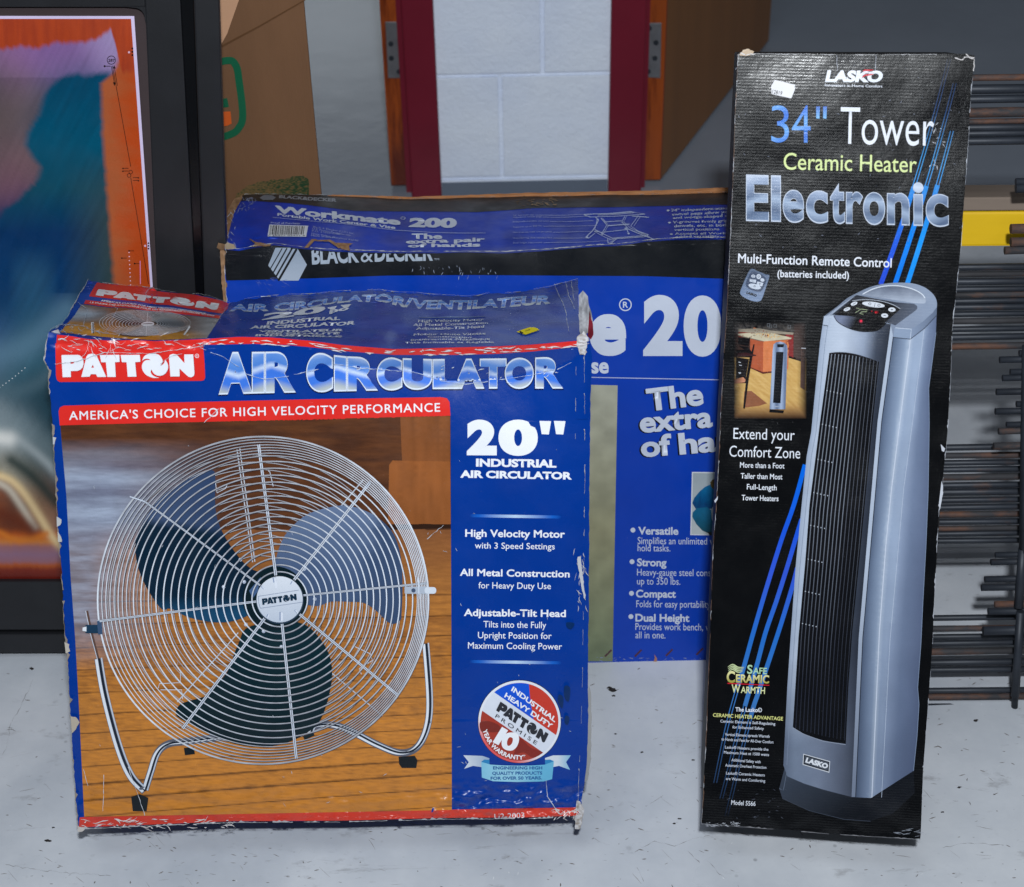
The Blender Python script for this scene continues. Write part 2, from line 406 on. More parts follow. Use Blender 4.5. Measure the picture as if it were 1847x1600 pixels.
scratches(a, 40, (0, 1847), (1300, 1600), 8, (2, 7), (0, 180), (.8, 2.8), c(104, 98, 95), 1, bend=.5)
scratches(a, 40, (0, 1847), (1250, 1600), 9, (2, 6), (0, 180), (.8, 1.8), c(226, 229, 234), 1, bend=.1)
fm = a.obj('floor_scuffs', M['matteprint'], smooth=False); tag(fm, 'scuffs and dirt flecks on the grey floor', kind='structure')
# ---- pillar of painted blocks with red steel corners
PY = 2.832; PP = Plane((0, PY, 0), 0)
pl, pr = PP.at(797, 345).x, PP.at(1096, 345).x
jl, jr = PP.at(743, 345).x, PP.at(1155, 345).x
pil = thing('block_pillar', ((pl+pr)/2, PY, 0), 'pale painted concrete block wall end between two dark red door frames', 'wall')
ZC = [PP.at(950, y).z for y in (318, 133)]
cz = [.0, ZC[0], ZC[1], 2*ZC[1]-ZC[0], 3*ZC[1]-2*ZC[0], 4*ZC[1]-3*ZC[0], 5*ZC[1]-4*ZC[0]]
V = []; F = []
jx = [PP.at(903, 200).x, PP.at(978, 60).x]
G = .0035   # block faces with shallow painted-over joints
core = box('block_core', pl, PY+.0015, 0, pr, PY+.42, 2.2, M['cmu'], pil)
for k in range(1, 6):
    z0, z1 = cz[k], cz[k+1]; xm = jx[(k+1) % 2]
    for i, (xa, xb) in enumerate(((pl, xm), (xm, pr))):
        box('concrete_block', xa+(G if i else 0), PY-.004, z0+G, xb-(0 if i else G), PY+.003, z1-G, M['cmu'], pil, bevel=.0016)
box('concrete_block', pl, PY-.004, .0, pr, PY+.003, cz[1]-G, M['cmu'], pil, bevel=.0016)
box('base_board', pl+.001, PY-.009, 0.001, pr-.001, PY-.0045, PP.at(950, 324).z, M['base_grey'], pil)
for nm, xa, xb, lab in (('l', jl, pl, 'dark red steel door frame on the left of the block wall'), ('r', pr, jr, 'dark red steel door frame on the right of the block wall')):
    t = thing('door_frame', ((xa+xb)/2, PY, 0), lab, 'door frame')
    box('frame_face', xa, PY-.014, 0, xb, PY+.10, 2.1, M['red_paint'], t, bevel=.003)
    if nm == 'l': box('frame_stop', xa-.010, PY+.006, 0, xa, PY+.09, 2.1, M['red_paint'], t)
    else: box('frame_stop', xb, PY+.006, 0, xb+.008, PY+.09, 2.1, M['red_paint'], t)
# ---- doors standing open
def door(name, fa, fb, back, label):
    """fa, fb: floor points of the hinge edge (camera-facing); back: horizontal vector along the leaf"""
    t = thing('wooden_door', fa, label, 'door')
    z = Vector((0, 0, 1)); q = [fa+z*.012, fb+z*.012, fb+z*2.05, fa+z*2.05]; e = back.normalized()*.006
    slab('door_leaf', [p+e for p in q], back, M['door_face'], t)
    slab('door_edge', q, e, M['door_edge'], t)
    return t, q
fa, fb = FL.at(1157.5, 338), FL.at(1191, 338)
fb.y = fa.y = PY+.02; B = FL.at(1384, 84)
d = Vector((B.x-fb.x, B.y-fb.y, 0))
t, q = door('r', fa, fb, d, 'varnished wooden door open beyond the right red frame')
DPl = Plane((0, fa.y-.0015, 0), 0)
def hinge(pts, screws, t):
    P = [DPl.at(x, y) for x, y in pts]; slab('hinge', P, Vector((0, -.002, 0)), M['hinge'], t, bevel=.0006)
    h = [o for o in t.children if o.name.startswith('hinge')][-1]
    for x, y in screws:
        p = DPl.at(x, y); tube('screw', [p+Vector((0, -.002, 0)), p+Vector((0, -.0035, 0))], .0045, M['rod'], h, n=12)
hinge([(1161, 41), (1193, 41), (1191, 140), (1161, 138)], [(1171, 50), (1183, 76), (1181, 104), (1169, 128)], t)
ga, gb = FL.at(707, 336), FL.at(741, 336); ga.y = gb.y = PY+.02
t, q = door('l', ga, gb, Vector((-.02, .86, 0)), 'varnished wooden door seen edge-on beyond the left red frame')
hinge([(695, 39), (725, 39), (727, 140), (700, 140)], [(705, 78), (706, 104), (720, 128)], t)
# ================================================================ plain kraft box behind the frame
KP = Plane((0, 1.97, 0), 0)
kr = KP.at(565, 180).x; kt = .98
kb = thing('cardboard_box', (kr-.2, 1.97, 0), 'plain brown cardboard box with green rounded logo behind the black frame', 'box')
kx = kr*2.27/1.97-.012
V, F = hexa([(kr-.42, 1.97, .0), (kr, 1.97, .0), (kx, 2.27, 0), (kx-.42, 2.27, 0)], [(kr-.42, 1.97, kt), (kr, 1.97, kt), (kx, 2.27, kt), (kx-.42, 2.27, kt)])
mesh('box_body', V, F, M['kraft'], kb, bevel=.003)
a = Art(KP, L=60, base=4)
g = c(22, 96, 66)
def ringpoly(art, P, wd, col, lay): art.stroke(P, wd, col, lay, closed=True)
R = spl([(340, 130), (405, 109), (425, 116), (432, 150), (438, 205), (432, 228), (412, 243), (340, 262)], 8, False)
a.stroke(R, 13, g, 1)
a.poly([(380, 180), (410, 176), (413, 192), (380, 196)], g, 1)
a.poly([(370, 203), (416, 200), (418, 222), (410, 226), (370, 232)], c(214, 96, 40), 1)
a.obj('box_logo', M['kraftprint'], kb)
a = Art(KP, L=4, base=3)
def stain(x, y):
    return mixc(c(112, 90, 58), c(34, 62, 40), .5+3.2*fbm(x*.35, y*.35, 1, 2)+.5*(x-500)/60)
P = spl([(425, 352), (450, 333), (480, 326), (510, 322), (535, 316), (550, 318), (557, 330), (556, 345), (550, 360), (480, 365), (430, 362)], 6, True)
rj = random.Random(2); P = [(x+rj.uniform(-1.5, 1.5), y+rj.uniform(-1.5, 1.5)) for x, y in P]
a.poly(P, stain, 1); a.obj('green_stain', M['kraftprint'], kb)
a = Art(KP, L=40, base=3)
a.poly([(380, 92), (400, 81), (470, 44), (552, -3), (551, 0), (470, 47), (400, 85), (380, 95)], c(96, 66, 42), 1)
a.poly([(395, -60), (452, -60), (410, 60), (400, 78), (395, 60)], c(196, 152, 120), 1)
a.obj('flap_crease', M['kraftprint'], kb)
# ================================================================ framed poster
FPn = Plane((0, 1.642, 0), 9)
def FPo(o): return Plane(FPn.P+FPn.N*o, 9)
fr = thing('framed_poster', FPn.at(-90, 1178), 'large black framed abstract poster in orange, teal and violet', 'framed picture')
fr.location.z = 0
def xs(a0, a1): return lambda y: a0+(a1-a0)*y/550.0
rO, rG1, rG0, rI = xs(394, 411), xs(349, 369), xs(325, 354), xs(261, 284)
def band(name, q, plane, back, mat, bevel=0):
    return slab(name, [plane.at(x, y) for x, y in q], -plane.N*back, mat, fr, bevel=bevel)
def quad(f0, f1, y0, y1): return [(f0(y0), y0), (f1(y0), y0), (f1(y1), y1), (f0(y1), y1)]
TY, BY = -105, 1178
band('frame_rail', quad(rG1, rO, TY, BY), FPo(0), .014, M['black_frame'], .002)
band('frame_groove', quad(rG0, rG1, TY+20, BY-6), FPo(-.006), .03, M['black_gloss'], .0012)
band('frame_rail', quad(rI, rG0, TY+35, 1137), FPo(-.002), .035, M['black_frame'], .0015)
lx = lambda k: (lambda y: -700-k)
band('frame_rail', [(-700, 1144), (rG1(1144), 1144), (rG1(1178), BY), (-700, BY)], FPo(0), .05, M['black_frame'], .002)
band('frame_groove', [(-700, 1135), (rG0(1137), 1135), (rG0(1146), 1146), (-700, 1146)], FPo(-.006), .03, M['black_gloss'])
band('frame_rail', [(-700, 1049), (rI(1049), 1049), (rI(1137), 1136), (-700, 1136)], FPo(-.002), .035, M['black_frame'], .0015)
band('frame_rail', [(-700, TY), (rG1(TY), TY), (rG1(-70), -70), (-700, -70)], FPo(0), .05, M['black_frame'], .002)
band('frame_rail', [(-700, -70), (rI(-70), -70), (rI(13), 13), (-700, 13)], FPo(-.002), .035, M['black_frame'], .0015)
band('frame_rail', [(-820, TY), (-700, TY), (-700, BY), (-820, BY)], FPo(0), .05, M['black_frame'], .002)
# rounded inner corner of the mat opening
a = Art(FPo(-.0015), L=100)
a.poly([(225, 12), (262, 12), (264, 45)] + [(262-20+19*math.cos(t), 13+20-19*math.sin(t)) for t in (k*math.pi/2/6 for k in range(7))], c(30, 31, 35), 0)
a.obj('mat_corner', M['black_frame'], fr)
bd_ = band('mat_board', [(-705, 8), (rI(8)+3, 8), (rI(1052)+3, 1052), (-705, 1052)], FPo(-.011), .004, M['mat_brown'])
POS = FPo(-.0085)
ctl = [(30,100,155,110,160),(80,100,150,110,175),(130,100,150,105,170),(170,90,155,110,175),(190,92,185,165,215),(197,86,190,180,220),(205,112,165,125,180),(150,120,150,110,165),(110,125,145,112,160),
(20,140,150,115,150),(10,200,110,95,95),(0,160,90,85,85),(40,200,140,115,115),(60,170,140,115,130),(30,260,135,110,115),(10,300,110,95,100),(40,290,150,110,125),(62,296,165,125,120),(20,330,160,110,125),(30,350,130,90,120),(45,250,120,105,110),(65,200,110,105,110),
(100,160,0,90,125),(150,142,5,95,125),(172,160,0,80,120),(80,230,0,75,115),(130,230,0,92,125),(170,250,0,90,115),(100,300,10,85,115),(160,330,30,85,95),(60,380,5,60,110),(20,400,0,50,110),(120,400,35,75,95),(180,400,55,80,85),(185,480,72,76,64),(100,480,35,75,95),(30,480,15,80,130),(20,430,0,60,125),(10,520,10,70,120),(50,540,50,100,130),(100,560,20,80,105),(60,490,50,95,125),
(0,600,70,110,160),(50,620,60,110,130),(90,600,10,70,95),(0,650,90,120,140),(60,700,30,70,85),(85,750,20,65,80),(30,740,80,110,125),(0,785,200,210,215),(20,800,160,175,180),(60,830,90,110,115),(95,850,60,85,90),(30,855,60,80,75),(40,660,70,120,140),(0,870,230,225,195),(12,885,205,205,195),(0,850,120,90,60),(40,905,190,160,120),(60,930,190,150,110),(80,955,205,160,115),(95,900,90,50,40),(95,940,110,60,60),(60,880,80,60,50),
(0,920,150,75,30),(30,945,150,70,25),(60,970,195,115,50),(0,968,195,85,20),(40,982,200,115,60),(10,1000,155,115,130),(60,1000,158,115,138),(95,990,150,120,140),(0,1025,135,50,30),(60,1025,130,40,25),(95,1030,120,35,25),(0,1045,110,25,20),(120,1000,150,110,120),(150,900,70,60,60),(180,700,40,70,80),(220,1030,120,35,25)]
ctl = [(x, y, c(r, g_, b_)) for x, y, r, g_, b_ in ctl]
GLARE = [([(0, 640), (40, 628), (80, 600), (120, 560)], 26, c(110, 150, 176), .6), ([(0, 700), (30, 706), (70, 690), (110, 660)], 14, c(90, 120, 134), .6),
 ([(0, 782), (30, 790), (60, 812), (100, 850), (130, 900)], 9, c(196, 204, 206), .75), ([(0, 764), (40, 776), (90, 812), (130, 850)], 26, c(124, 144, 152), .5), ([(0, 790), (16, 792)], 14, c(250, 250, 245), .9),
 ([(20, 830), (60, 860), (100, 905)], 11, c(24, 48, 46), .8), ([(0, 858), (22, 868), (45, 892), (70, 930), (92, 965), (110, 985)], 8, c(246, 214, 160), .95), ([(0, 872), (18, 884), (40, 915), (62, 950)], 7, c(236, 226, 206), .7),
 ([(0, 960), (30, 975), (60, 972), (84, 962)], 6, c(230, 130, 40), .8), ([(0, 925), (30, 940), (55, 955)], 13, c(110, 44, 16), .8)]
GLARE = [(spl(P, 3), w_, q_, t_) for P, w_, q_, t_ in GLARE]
def poster(x, y):
    X = abs(x) if x > -260 else 520+x; X = max(0, X)
    X2 = X+14*fbm(x*.008, y*.006, 5, 2)+4*fbm((x+y)*.08, (x-y)*.008, 1, 2); Y2 = y+16*fbm(x*.01, y*.01, 9, 2)+7*fbm((x-y*.4)*.12, y*.008, 2, 3)
    sw = 0; s = [0, 0, 0]
    for cx, cy, q in ctl:
        d2 = (X2-cx)**2+((Y2-cy)*.9)**2
        if d2 > 30000: continue
        w_ = math.exp(-d2/1500.)+.03/(d2+200); sw += w_; s[0] += q[0]*w_; s[1] += q[1]*w_; s[2] += q[2]*w_
    q = (s[0]/sw, s[1]/sw, s[2]/sw) if sw else c(60, 70, 80)
    n = .97+.22*fbm((x+.5*y)*.16, (y-.5*x)*.010, 7, 3); q = tuple(v*n*(.80 if 140 < y < 400 else 1) for v in q)
    if 110 < y < 640:
        T = ramp([(130, c(0, 78, 112)), (260, c(0, 90, 120)), (340, c(18, 84, 108)), (420, c(6, 58, 108)), (520, c(10, 66, 116)), (640, c(30, 84, 118))], y)
        T = mixc(T, c(62, 80, 74), max(0, min(1, (x-110)/90))*max(0, min(1, (y-270)/130))*.85); T = mixc(T, c(52, 104, 136), max(0, 1-((x-60)/46)**2)*max(0, min(1, (y-440)/60))*.6)
        T = tuple(v*(.96+.30*fbm((x+.5*y)*.10, (y-.5*x)*.008, 2, 3)) for v in T)
        xl = interp([(110, 112), (145, 96), (170, 80), (205, 70), (240, 50), (262, 46), (285, 60), (300, 74), (325, 66), (345, 48), (362, 30), (380, 4), (400, -10)], y+10*fbm((x-y)*.12, (x+y)*.012, 4, 3))
        yt = interp([(60, 190), (80, 165), (98, 148), (120, 136), (140, 131), (152, 137), (172, 131), (200, 131)], X)+9*fbm((x+y)*.12, (x-y)*.01, 6, 3)
        q = mixc(q, T, max(0, min(1, (X-xl)/14+.5))*max(0, min(1, (y-yt)/12+.5))*max(0, min(1, (640-y)/110)))
    dy_ = y+5*fbm(x*.03, 2, 4, 2)
    if y > 850 and X < 200:
        dx_ = interp([(858, 0), (868, 22), (892, 45), (930, 70), (965, 92), (985, 102), (1000, 110)], dy_)
        q = mixc(q, mixc(c(142, 66, 24), c(96, 42, 20), .5+1.5*fbm(x*.02, y*.03, 1)), max(0, min(1, (dx_-X)/9+.5))*.9)
    if y > 940:
        B = ramp([(950, c(120, 56, 26)), (964, c(206, 96, 24)), (976, c(216, 132, 60)), (986, c(166, 112, 116)), (1000, c(156, 116, 140)), (1012, c(164, 112, 124)), (1019, c(190, 92, 40)), (1027, c(136, 46, 28)), (1047, c(100, 24, 20))], dy_+4*fbm(x*.09, 1, 8))
        q = mixc(q, B, max(0, min(1, (dy_-945)/22)))
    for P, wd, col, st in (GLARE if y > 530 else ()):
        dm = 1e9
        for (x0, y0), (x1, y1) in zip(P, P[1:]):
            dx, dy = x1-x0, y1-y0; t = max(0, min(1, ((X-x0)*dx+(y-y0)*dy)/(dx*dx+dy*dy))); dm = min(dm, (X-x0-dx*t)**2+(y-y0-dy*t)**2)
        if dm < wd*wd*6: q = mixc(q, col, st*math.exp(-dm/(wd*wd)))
    # orange along the right edge and the top
    e = interp([(100, 215), (130, 206), (150, 183), (250, 186), (400, 197), (520, 206), (640, 216), (1050, 240)], y)+5*fbm(y*.06, 2, 3)
    tt = (x-e)/10+.5
    orr = mixc(c(188, 98, 56), c(200, 78, 28), .5+.02*(x-225)+1.2*fbm(x*.012, y*.03, 4)); orr = mixc(orr, c(190, 70, 30), (150-y)/120)
    q = mixc(q, orr, max(0, min(1, tt)))
    b = interp([(-700, 86), (0, 90), (40, 83), (65, 88), (100, 77), (150, 77), (180, 68), (200, 52), (207, 75), (215, 110), (220, 130)], x if x > 0 else -x*.5)+9*fbm(x*.12, 3, 1)
    tt = (b-y)/9+.5
    q = mixc(q, mixc(c(196, 76, 38), c(176, 66, 38), .5+1.5*fbm(x*.1, y*.01, 2)), max(0, min(1, tt)))
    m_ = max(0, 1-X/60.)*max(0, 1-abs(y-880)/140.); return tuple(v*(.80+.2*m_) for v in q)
pe = lambda y: 240+(275-240)*(y-30)/(515-30) if y < 515 else 275+(y-515)*.068
a = Art(POS, L=400)
a.poly([(-690, 28), (242, 29), (pe(1047)+1, 1048), (-690, 1048)], c(214, 200, 232), 0)
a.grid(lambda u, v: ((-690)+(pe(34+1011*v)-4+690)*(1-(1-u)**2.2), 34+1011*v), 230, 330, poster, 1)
k_ = c(30, 18, 16)
a.stroke([(201+7.5*math.cos(t), 108+7.5*math.sin(t)) for t in (i*math.pi/10 for i in range(20))], 1.1, k_, 3, closed=True)
text(a, '287', (195.5, 111), (207.5, 111), 5, k_, 3, bold=.02)
a.stroke([(203, 118), (236, 300)], 1, k_, 3); a.stroke([(236, 320), (268, 512)], 1, k_, 3)
a.stroke([(201, 119), (207, 152)], 1, k_, 3); a.stroke([(206, 119), (212, 154)], 1, k_, 3)
a.stroke([(190, 119), (200, 119)], 1, k_, 3); a.disc(189, 119, 1.8, k_, 3); a.poly([(206, 117), (209, 123), (204, 123)], k_, 3); a.poly([(204, 148), (209, 148), (206.5, 155)], k_, 3)
for x, y in ((236, 310), (233, 316)): a.stroke([(x+3.3*math.cos(t), y+3.3*math.sin(t)) for t in (i*math.pi/6 for i in range(12))], .9, k_, 3, closed=True)
for x, y in ((222, 303), (222, 308), (240, 320), (240, 325)): a.stroke([(x, y), (x+10, y)], .9, k_, 3); a.disc(x+(0 if x < 230 else 10), y+.5, 1.3, k_, 3)
for y in (87, 93, 99): a.disc(239, y, 1.7, k_, 3)
for y in (438, 443, 448): a.disc(268, y, 1.5, k_, 3)
a.disc(233, 94, 2, c(225, 180, 200), 3); a.disc(262, 443, 2, c(225, 180, 200), 3)
for i in range(9): a.disc(233+i*.35, 455+i*7.3, 1.1, c(235, 190, 210), 3)
a.stroke([(253, 470), (253.5, 512)], 1.4, c(225, 140, 190), 3)
for x, y in ((220, 465), (243, 475), (233, 452)): a.stroke([(x, y), (x+9, y)], .9, k_, 3); a.disc(x, y, 1.4, k_, 3)
for i in range(10): a.disc(-6+i*5.7, 702-i*3.6-i*i*.08, 1.0, c(220, 225, 230), 3)
a.stroke([(-690, 1048.5), (pe(1048), 1048.5)], 2, c(205, 205, 215), 4)
a.obj('poster_print', M['metalprint'], fr, smooth=False)
# ================================================================ steel gratings, beam and board on the right
RK = Plane((0, 1.532, 0), 15)
def grating(name, label, rods, plane, verts=(), front=None):
    first = plane.at(1750, rods[0][0]); t = thing('steel_grating', first, label, 'steel grating', 'steel gratings behind the heater box')
    for y, xl, r, rust in rods:
        y2 = y+rr.uniform(-1.5, 1.5); p, q = plane.at(xl, y), plane.at(2050, y2-6)
        q = p+(q-p); tube('bar', [p, p.lerp(q, .5)+plane.N*rr.uniform(-.001, .001), q], r, M['rustrod'] if rust else M['rod'], t, n=12)
    for x0, y0, x1, y1, r in verts: tube('cross_bar', [plane.at(x0, y0)+plane.N*.007, plane.at(x1, y1)+plane.N*.007], r, M['rod'], t, n=12)
    return t
r0 = .0034
grating('g', 'top steel grating with thin rust line above the yellow beam', [(142, 1590, .0036, 1), (163, 1590, .0052, 0), (182, 1590, .0045, 0), (206, 1590, .0055, 1), (222, 1590, .003, 1), (232, 1590, .0040, 0), (243, 1590, .0036, 0), (257, 1590, .0046, 0)], Plane(RK.P-RK.N*.03, 15), [(1640, 140, 1638, 258, .004), (1990, 138, 1988, 256, .004)])
grating('g', 'dense steel grating just below the yellow beam', [(484, 1575, .004, 0), (497, 1575, .0034, 1), (510, 1575, .0042, 0), (524, 1575, .0034, 0), (534, 1575, .0036, 1), (546, 1575, r0, 0), (556, 1575, .004, 0), (569, 1575, .0034, 0), (582, 1575, .0036, 1), (596, 1575, r0, 0), (611, 1575, .0038, 0), (627, 1575, .0040, 1)], Plane(RK.P-RK.N*.012, 15), [(1620, 482, 1618, 630, .004), (1990, 480, 1988, 626, .004)])
grating('g', 'rusty steel grating at mid height beside the heater box', [(810, 1555, .0038, 0), (824, 1555, .0036, 1), (837, 1555, r0, 0), (849, 1555, .0036, 0), (863, 1555, .0040, 1), (878, 1555, .0036, 0), (890, 1555, .0042, 0), (904, 1555, .0034, 0), (918, 1555, .0036, 0), (930, 1555, .0038, 1), (943, 1555, .0036, 0), (955, 1555, .0033, 1), (965, 1555, .0035, 0), (977, 1555, .0034, 0)], Plane(RK.P-RK.N*.006, 15), [(1600, 808, 1598, 980, .004), (1990, 806, 1988, 976, .004)])
grating('g', 'lowest open steel grating standing on the floor', [(1117, 1540, .0036, 0), (1135, 1540, .0036, 1), (1151, 1540, .0036, 0), (1163, 1540, .0036, 0), (1178, 1540, .0042, 1), (1197, 1540, .0040, 0), (1210, 1540, .0038, 0), (1247, 1540, .0036, 0), (1258, 1540, .0038, 1), (1276, 1540, .004, 0), (1295, 1540, .004, 0)], RK, [(1836, 1100, 1826, 1290, .004), (1985, 1100, 1975, 1296, .004), (1585, 1100, 1580, 1296, .004)])
stub = [(413, 1823, .0055, 1), (437, 1823, .0052, 1), (452, 1812, .0045, 1), (340, 1832, .005, 0), (328, 1832, .004, 0), (637, 1838, .0036, 0), (649, 1803, .0038, 0), (671, 1822, .0036, 0), (682, 1808, .0038, 0), (707, 1797, .0038, 0), (729, 1833, .0036, 0), (742, 1795, .0038, 0), (766, 1815, .0034, 0), (778, 1801, .0038, 1), (805, 1792, .0042, 1), (1001, 1795, .0034, 0), (1014, 1787, .0038, 0), (1045, 1776, .0038, 0), (1060, 1770, .0040, 0), (1090, 1794, .0038, 1), (1103, 1782, .0042, 0), (1138, 1773, .0055, 0)]
FK = Plane(RK.P+RK.N*.03, 15)
grating('g', 'front steel grating whose cut bar ends poke out at the right edge', stub, FK, [(1842, 985, 1834, 1090, .0055), (1838, 1098, 1828, 1250, .005), (1850, 620, 1844, 990, .006), (2010, 120, 1975, 1297, .006)])
bp = Plane(RK.P-RK.N*.045, 15)
yb = slab('yellow_beam', [bp.at(1600, 383), bp.at(2050, 380), bp.at(2050, 443), bp.at(1600, 446)], -bp.N*.04, M['yellow'], bevel=.003); tag(yb, 'yellow painted steel beam running behind the tall black box', 'beam')
wb = slab('wooden_board', [bp.at(1600, 357), bp.at(2050, 354), bp.at(2050, 378.5), bp.at(1600, 381.5)], -bp.N*.06, M['plank'], bevel=.002); tag(wb, 'weathered grey wooden board lying on the yellow beam', 'board')
# ================================================================ fan carton (front left)
def zm(x0, y0, s): return lambda X, Y: (x0+X/s, y0+Y/s)
CR = [(380, 634), (415, 648), (443, 672), (480, 680), (520, 676), (575, 662), (600, 656), (640, 660), (690, 664), (740, 667), (800, 684), (840, 687), (900, 682), (960, 674), (1000, 665), (1030, 650), (1055, 640)]
CA = [(380, 0), (440, .003), (560, .004), (620, .011), (820, .019), (960, .0155), (1030, .007), (1055, 0)]
def fan_disp(x, y):
    d = .0018*mn.noise(Vector((x*.006, y*.006, 2)))
    if 380 < x < 1055 and y < 1300:
        yc, A = interp(CR, x), interp(CA, x); yt = interp(FT, x)
        d -= A*(max(0, 1-(yc-y)/(yc-yt)) if y < yc else math.exp(-(y-yc)/150))
    if y > 1405:
        k = min(1, (y-1405)/30)*(1 if x > 780 else .35)
        d += k*(.0060*mn.noise(Vector((x*.022, y*.055, 7)))+.0026*mn.noise(Vector((x*.08, y*.11, 3))))
    if x < 380 and y < 645: d += .003*mn.noise(Vector((x*.04, y*.07, 11)))*min(1, (645-y)/20)
    if x > 1030: d -= .000004*(x-1030)**2
    return d
FT = [(80, 598), (88, 599), (103, 603), (130, 606), (159, 611), (200, 614), (237, 616), (300, 614), (368, 611), (430, 607), (487, 608), (560, 614), (620, 622), (710, 629), (760, 628), (821, 626), (900, 624), (959, 621), (1042, 614), (1056, 610)]
FAN = Plane((0, 1.30, .0725), 17, disp=fan_disp)
FAN0 = Plane(FAN.P, 17)
def py_of(p): d = p-CAM; return 800-d.dot(UP)/d.dot(FW)*FPX
FD = .15
while py_of(FAN0.at(600, 620)-FAN0.N*FD) > 527 and FD < .35: FD += .002
FBK = Plane(FAN0.P-FAN0.N*FD, 17)
fan = thing('printed_carton', (-.2, 1.45, 0), 'dented blue carton with a silver fan pictured on a wooden floor', 'box')
q = [FAN0.at(*p) for p in ((100, 645), (1038, 645), (1034, 1468), (141, 1483))]
q = [p-FAN0.N*.027 for p in q]
slab('carton_body', q, -FAN0.N*(FD-.03), m_simple('blue_card_sides', c(4, 46, 126), .4, spec=.3, var=.1, dirt=c(120, 120, 130), dthr=(.72, .76), ds=90), fan)
BL, NV = c(0, 54, 146), c(16, 38, 98)
RED = c(226, 46, 40); WHT = c(240, 243, 250)
fL = lambda x, y: 4.5 if (y > 1415 and x > 740) else 9 if (y < 760 or y > 1400) else 34
a = Art(FAN, L=fL)
out = jag([(84, 622), (81, 650), (89, 668), (88, 690), (92, 720), (95, 770), (97, 800), (101, 860), (103, 913), (105, 961), (112, 1033), (115, 1096), (118, 1144), (122, 1178), (124, 1222), (127, 1288), (130, 1330), (134, 1399), (137, 1444), (141, 1492)], 1.0, 7, 1)
bot = jag([(141, 1493), (252, 1488), (415, 1481), (618, 1480), (800, 1475), (949, 1474), (1043, 1471)], .8, 14, 2)
rgt = jag([(1046, 1471), (1050, 1440), (1058, 1380), (1061, 1300), (1060, 1200), (1062, 1100), (1063, 900), (1065, 720), (1068, 640), (1060, 612)], .7, 9, 3)
a.poly(out+bot+rgt+[(x, y) for x, y in reversed(FT) if x > 84], BL, 0)
# red bands
a.poly([(x, y+.5) for x, y in FT if 100 < x < 1050]+[(1049, 620), (1042, 625), (959, 634), (900, 638), (821, 640), (710, 640), (620, 633), (570, 627), (517, 622), (457, 620), (366, 622), (101, 626)], RED, 1)
a.poly([(144, 1474), (252, 1469), (537, 1466), (813, 1460), (1044, 1456), (1043, 1471), (949, 1474), (800, 1475), (618, 1480), (415, 1481), (252, 1488), (142, 1492)], c(206, 62, 48), 1)
Z3 = zm(100, 610, 6.596)
a.poly([Z3(*p) for p in ((0, 60), (5, 300), (8, 440), (14, 480), (28, 505), (55, 519), (900, 512), (1740, 505), (1766, 497), (1782, 470), (1775, 300), (1757, 60), (900, 20))], RED, 2)
front = a.obj('front_panel', M['carton'], fan)
PAT = {'P': ([(74, 205), (82, 197), (270, 195), (296, 203), (322, 230), (336, 270), (337, 305), (326, 345), (300, 372), (268, 386), (185, 388), (187, 460), (88, 461)], [(180, 278), (212, 277), (226, 289), (212, 300), (182, 300)]),
 'A': ([(310, 458), (372, 215), (392, 190), (430, 182), (468, 186), (492, 204), (607, 458), (502, 459), (484, 425), (424, 425), (408, 455)], [(446, 312), (430, 348), (462, 348)]),
 'T': ([(530, 197), (762, 195), (766, 280), (710, 283), (720, 458), (620, 458), (602, 283), (547, 284)], None),
 't': ([(778, 197), (1005, 195), (1013, 278), (950, 283), (966, 455), (862, 456), (848, 283), (792, 283)], None),
 'O': (spl([(1035, 264), (1056, 215), (1105, 185), (1165, 178), (1228, 193), (1270, 240), (1276, 285), (1250, 326)], 4)+spl([(1252, 326), (1290, 300), (1308, 252)], 4)+spl([(1310, 252), (1340, 310), (1338, 370), (1300, 425), (1240, 445), (1190, 430), (1160, 400), (1145, 368)], 4)+spl([(1144, 369), (1136, 400), (1152, 432), (1190, 456), (1235, 466)], 4)+spl([(1234, 467), (1165, 469), (1090, 440), (1045, 390), (1030, 335), (1046, 285), (1085, 258), (1135, 260)], 4)+spl([(1134, 259), (1105, 242), (1060, 247), (1037, 265)], 4), None),
 'N': ([(1352, 225), (1362, 198), (1396, 184), (1440, 190), (1462, 212), (1537, 295), (1533, 190), (1640, 190), (1656, 415), (1648, 445), (1620, 462), (1588, 458), (1565, 440), (1478, 358), (1480, 452), (1370, 453)], None)}
def patton(art, f, col, lay=3, L=None):
    """f(u,v) -> px: u along the word, v up"""
    m = lambda P: [f((x-74)/1582.0, (460-y)/276.0) for x, y in P]
    for P, Hh in PAT.values(): art.poly(m(P), col, lay, holes=[m(Hh)] if Hh else (), L=L)
lg = Art(FAN, L=fL, base=0)
patton(lg, lambda u, v: Z3(74+u*1582+3, 460-v*276+4), c(120, 20, 24), 2.6)
patton(lg, lambda u, v: Z3(74+u*1582, 460-v*276), WHT, 3.2)
lg.stroke([Z3(1685+22*math.cos(t), 208+22*math.sin(t)) for t in (i*math.pi/8 for i in range(16))], .9, WHT, 3.2, closed=True)
text(lg, 'R', Z3(1676, 219), Z3(1695, 219), 3.2, WHT, 3.2)
lg.obj('logo', M['carton'], front)
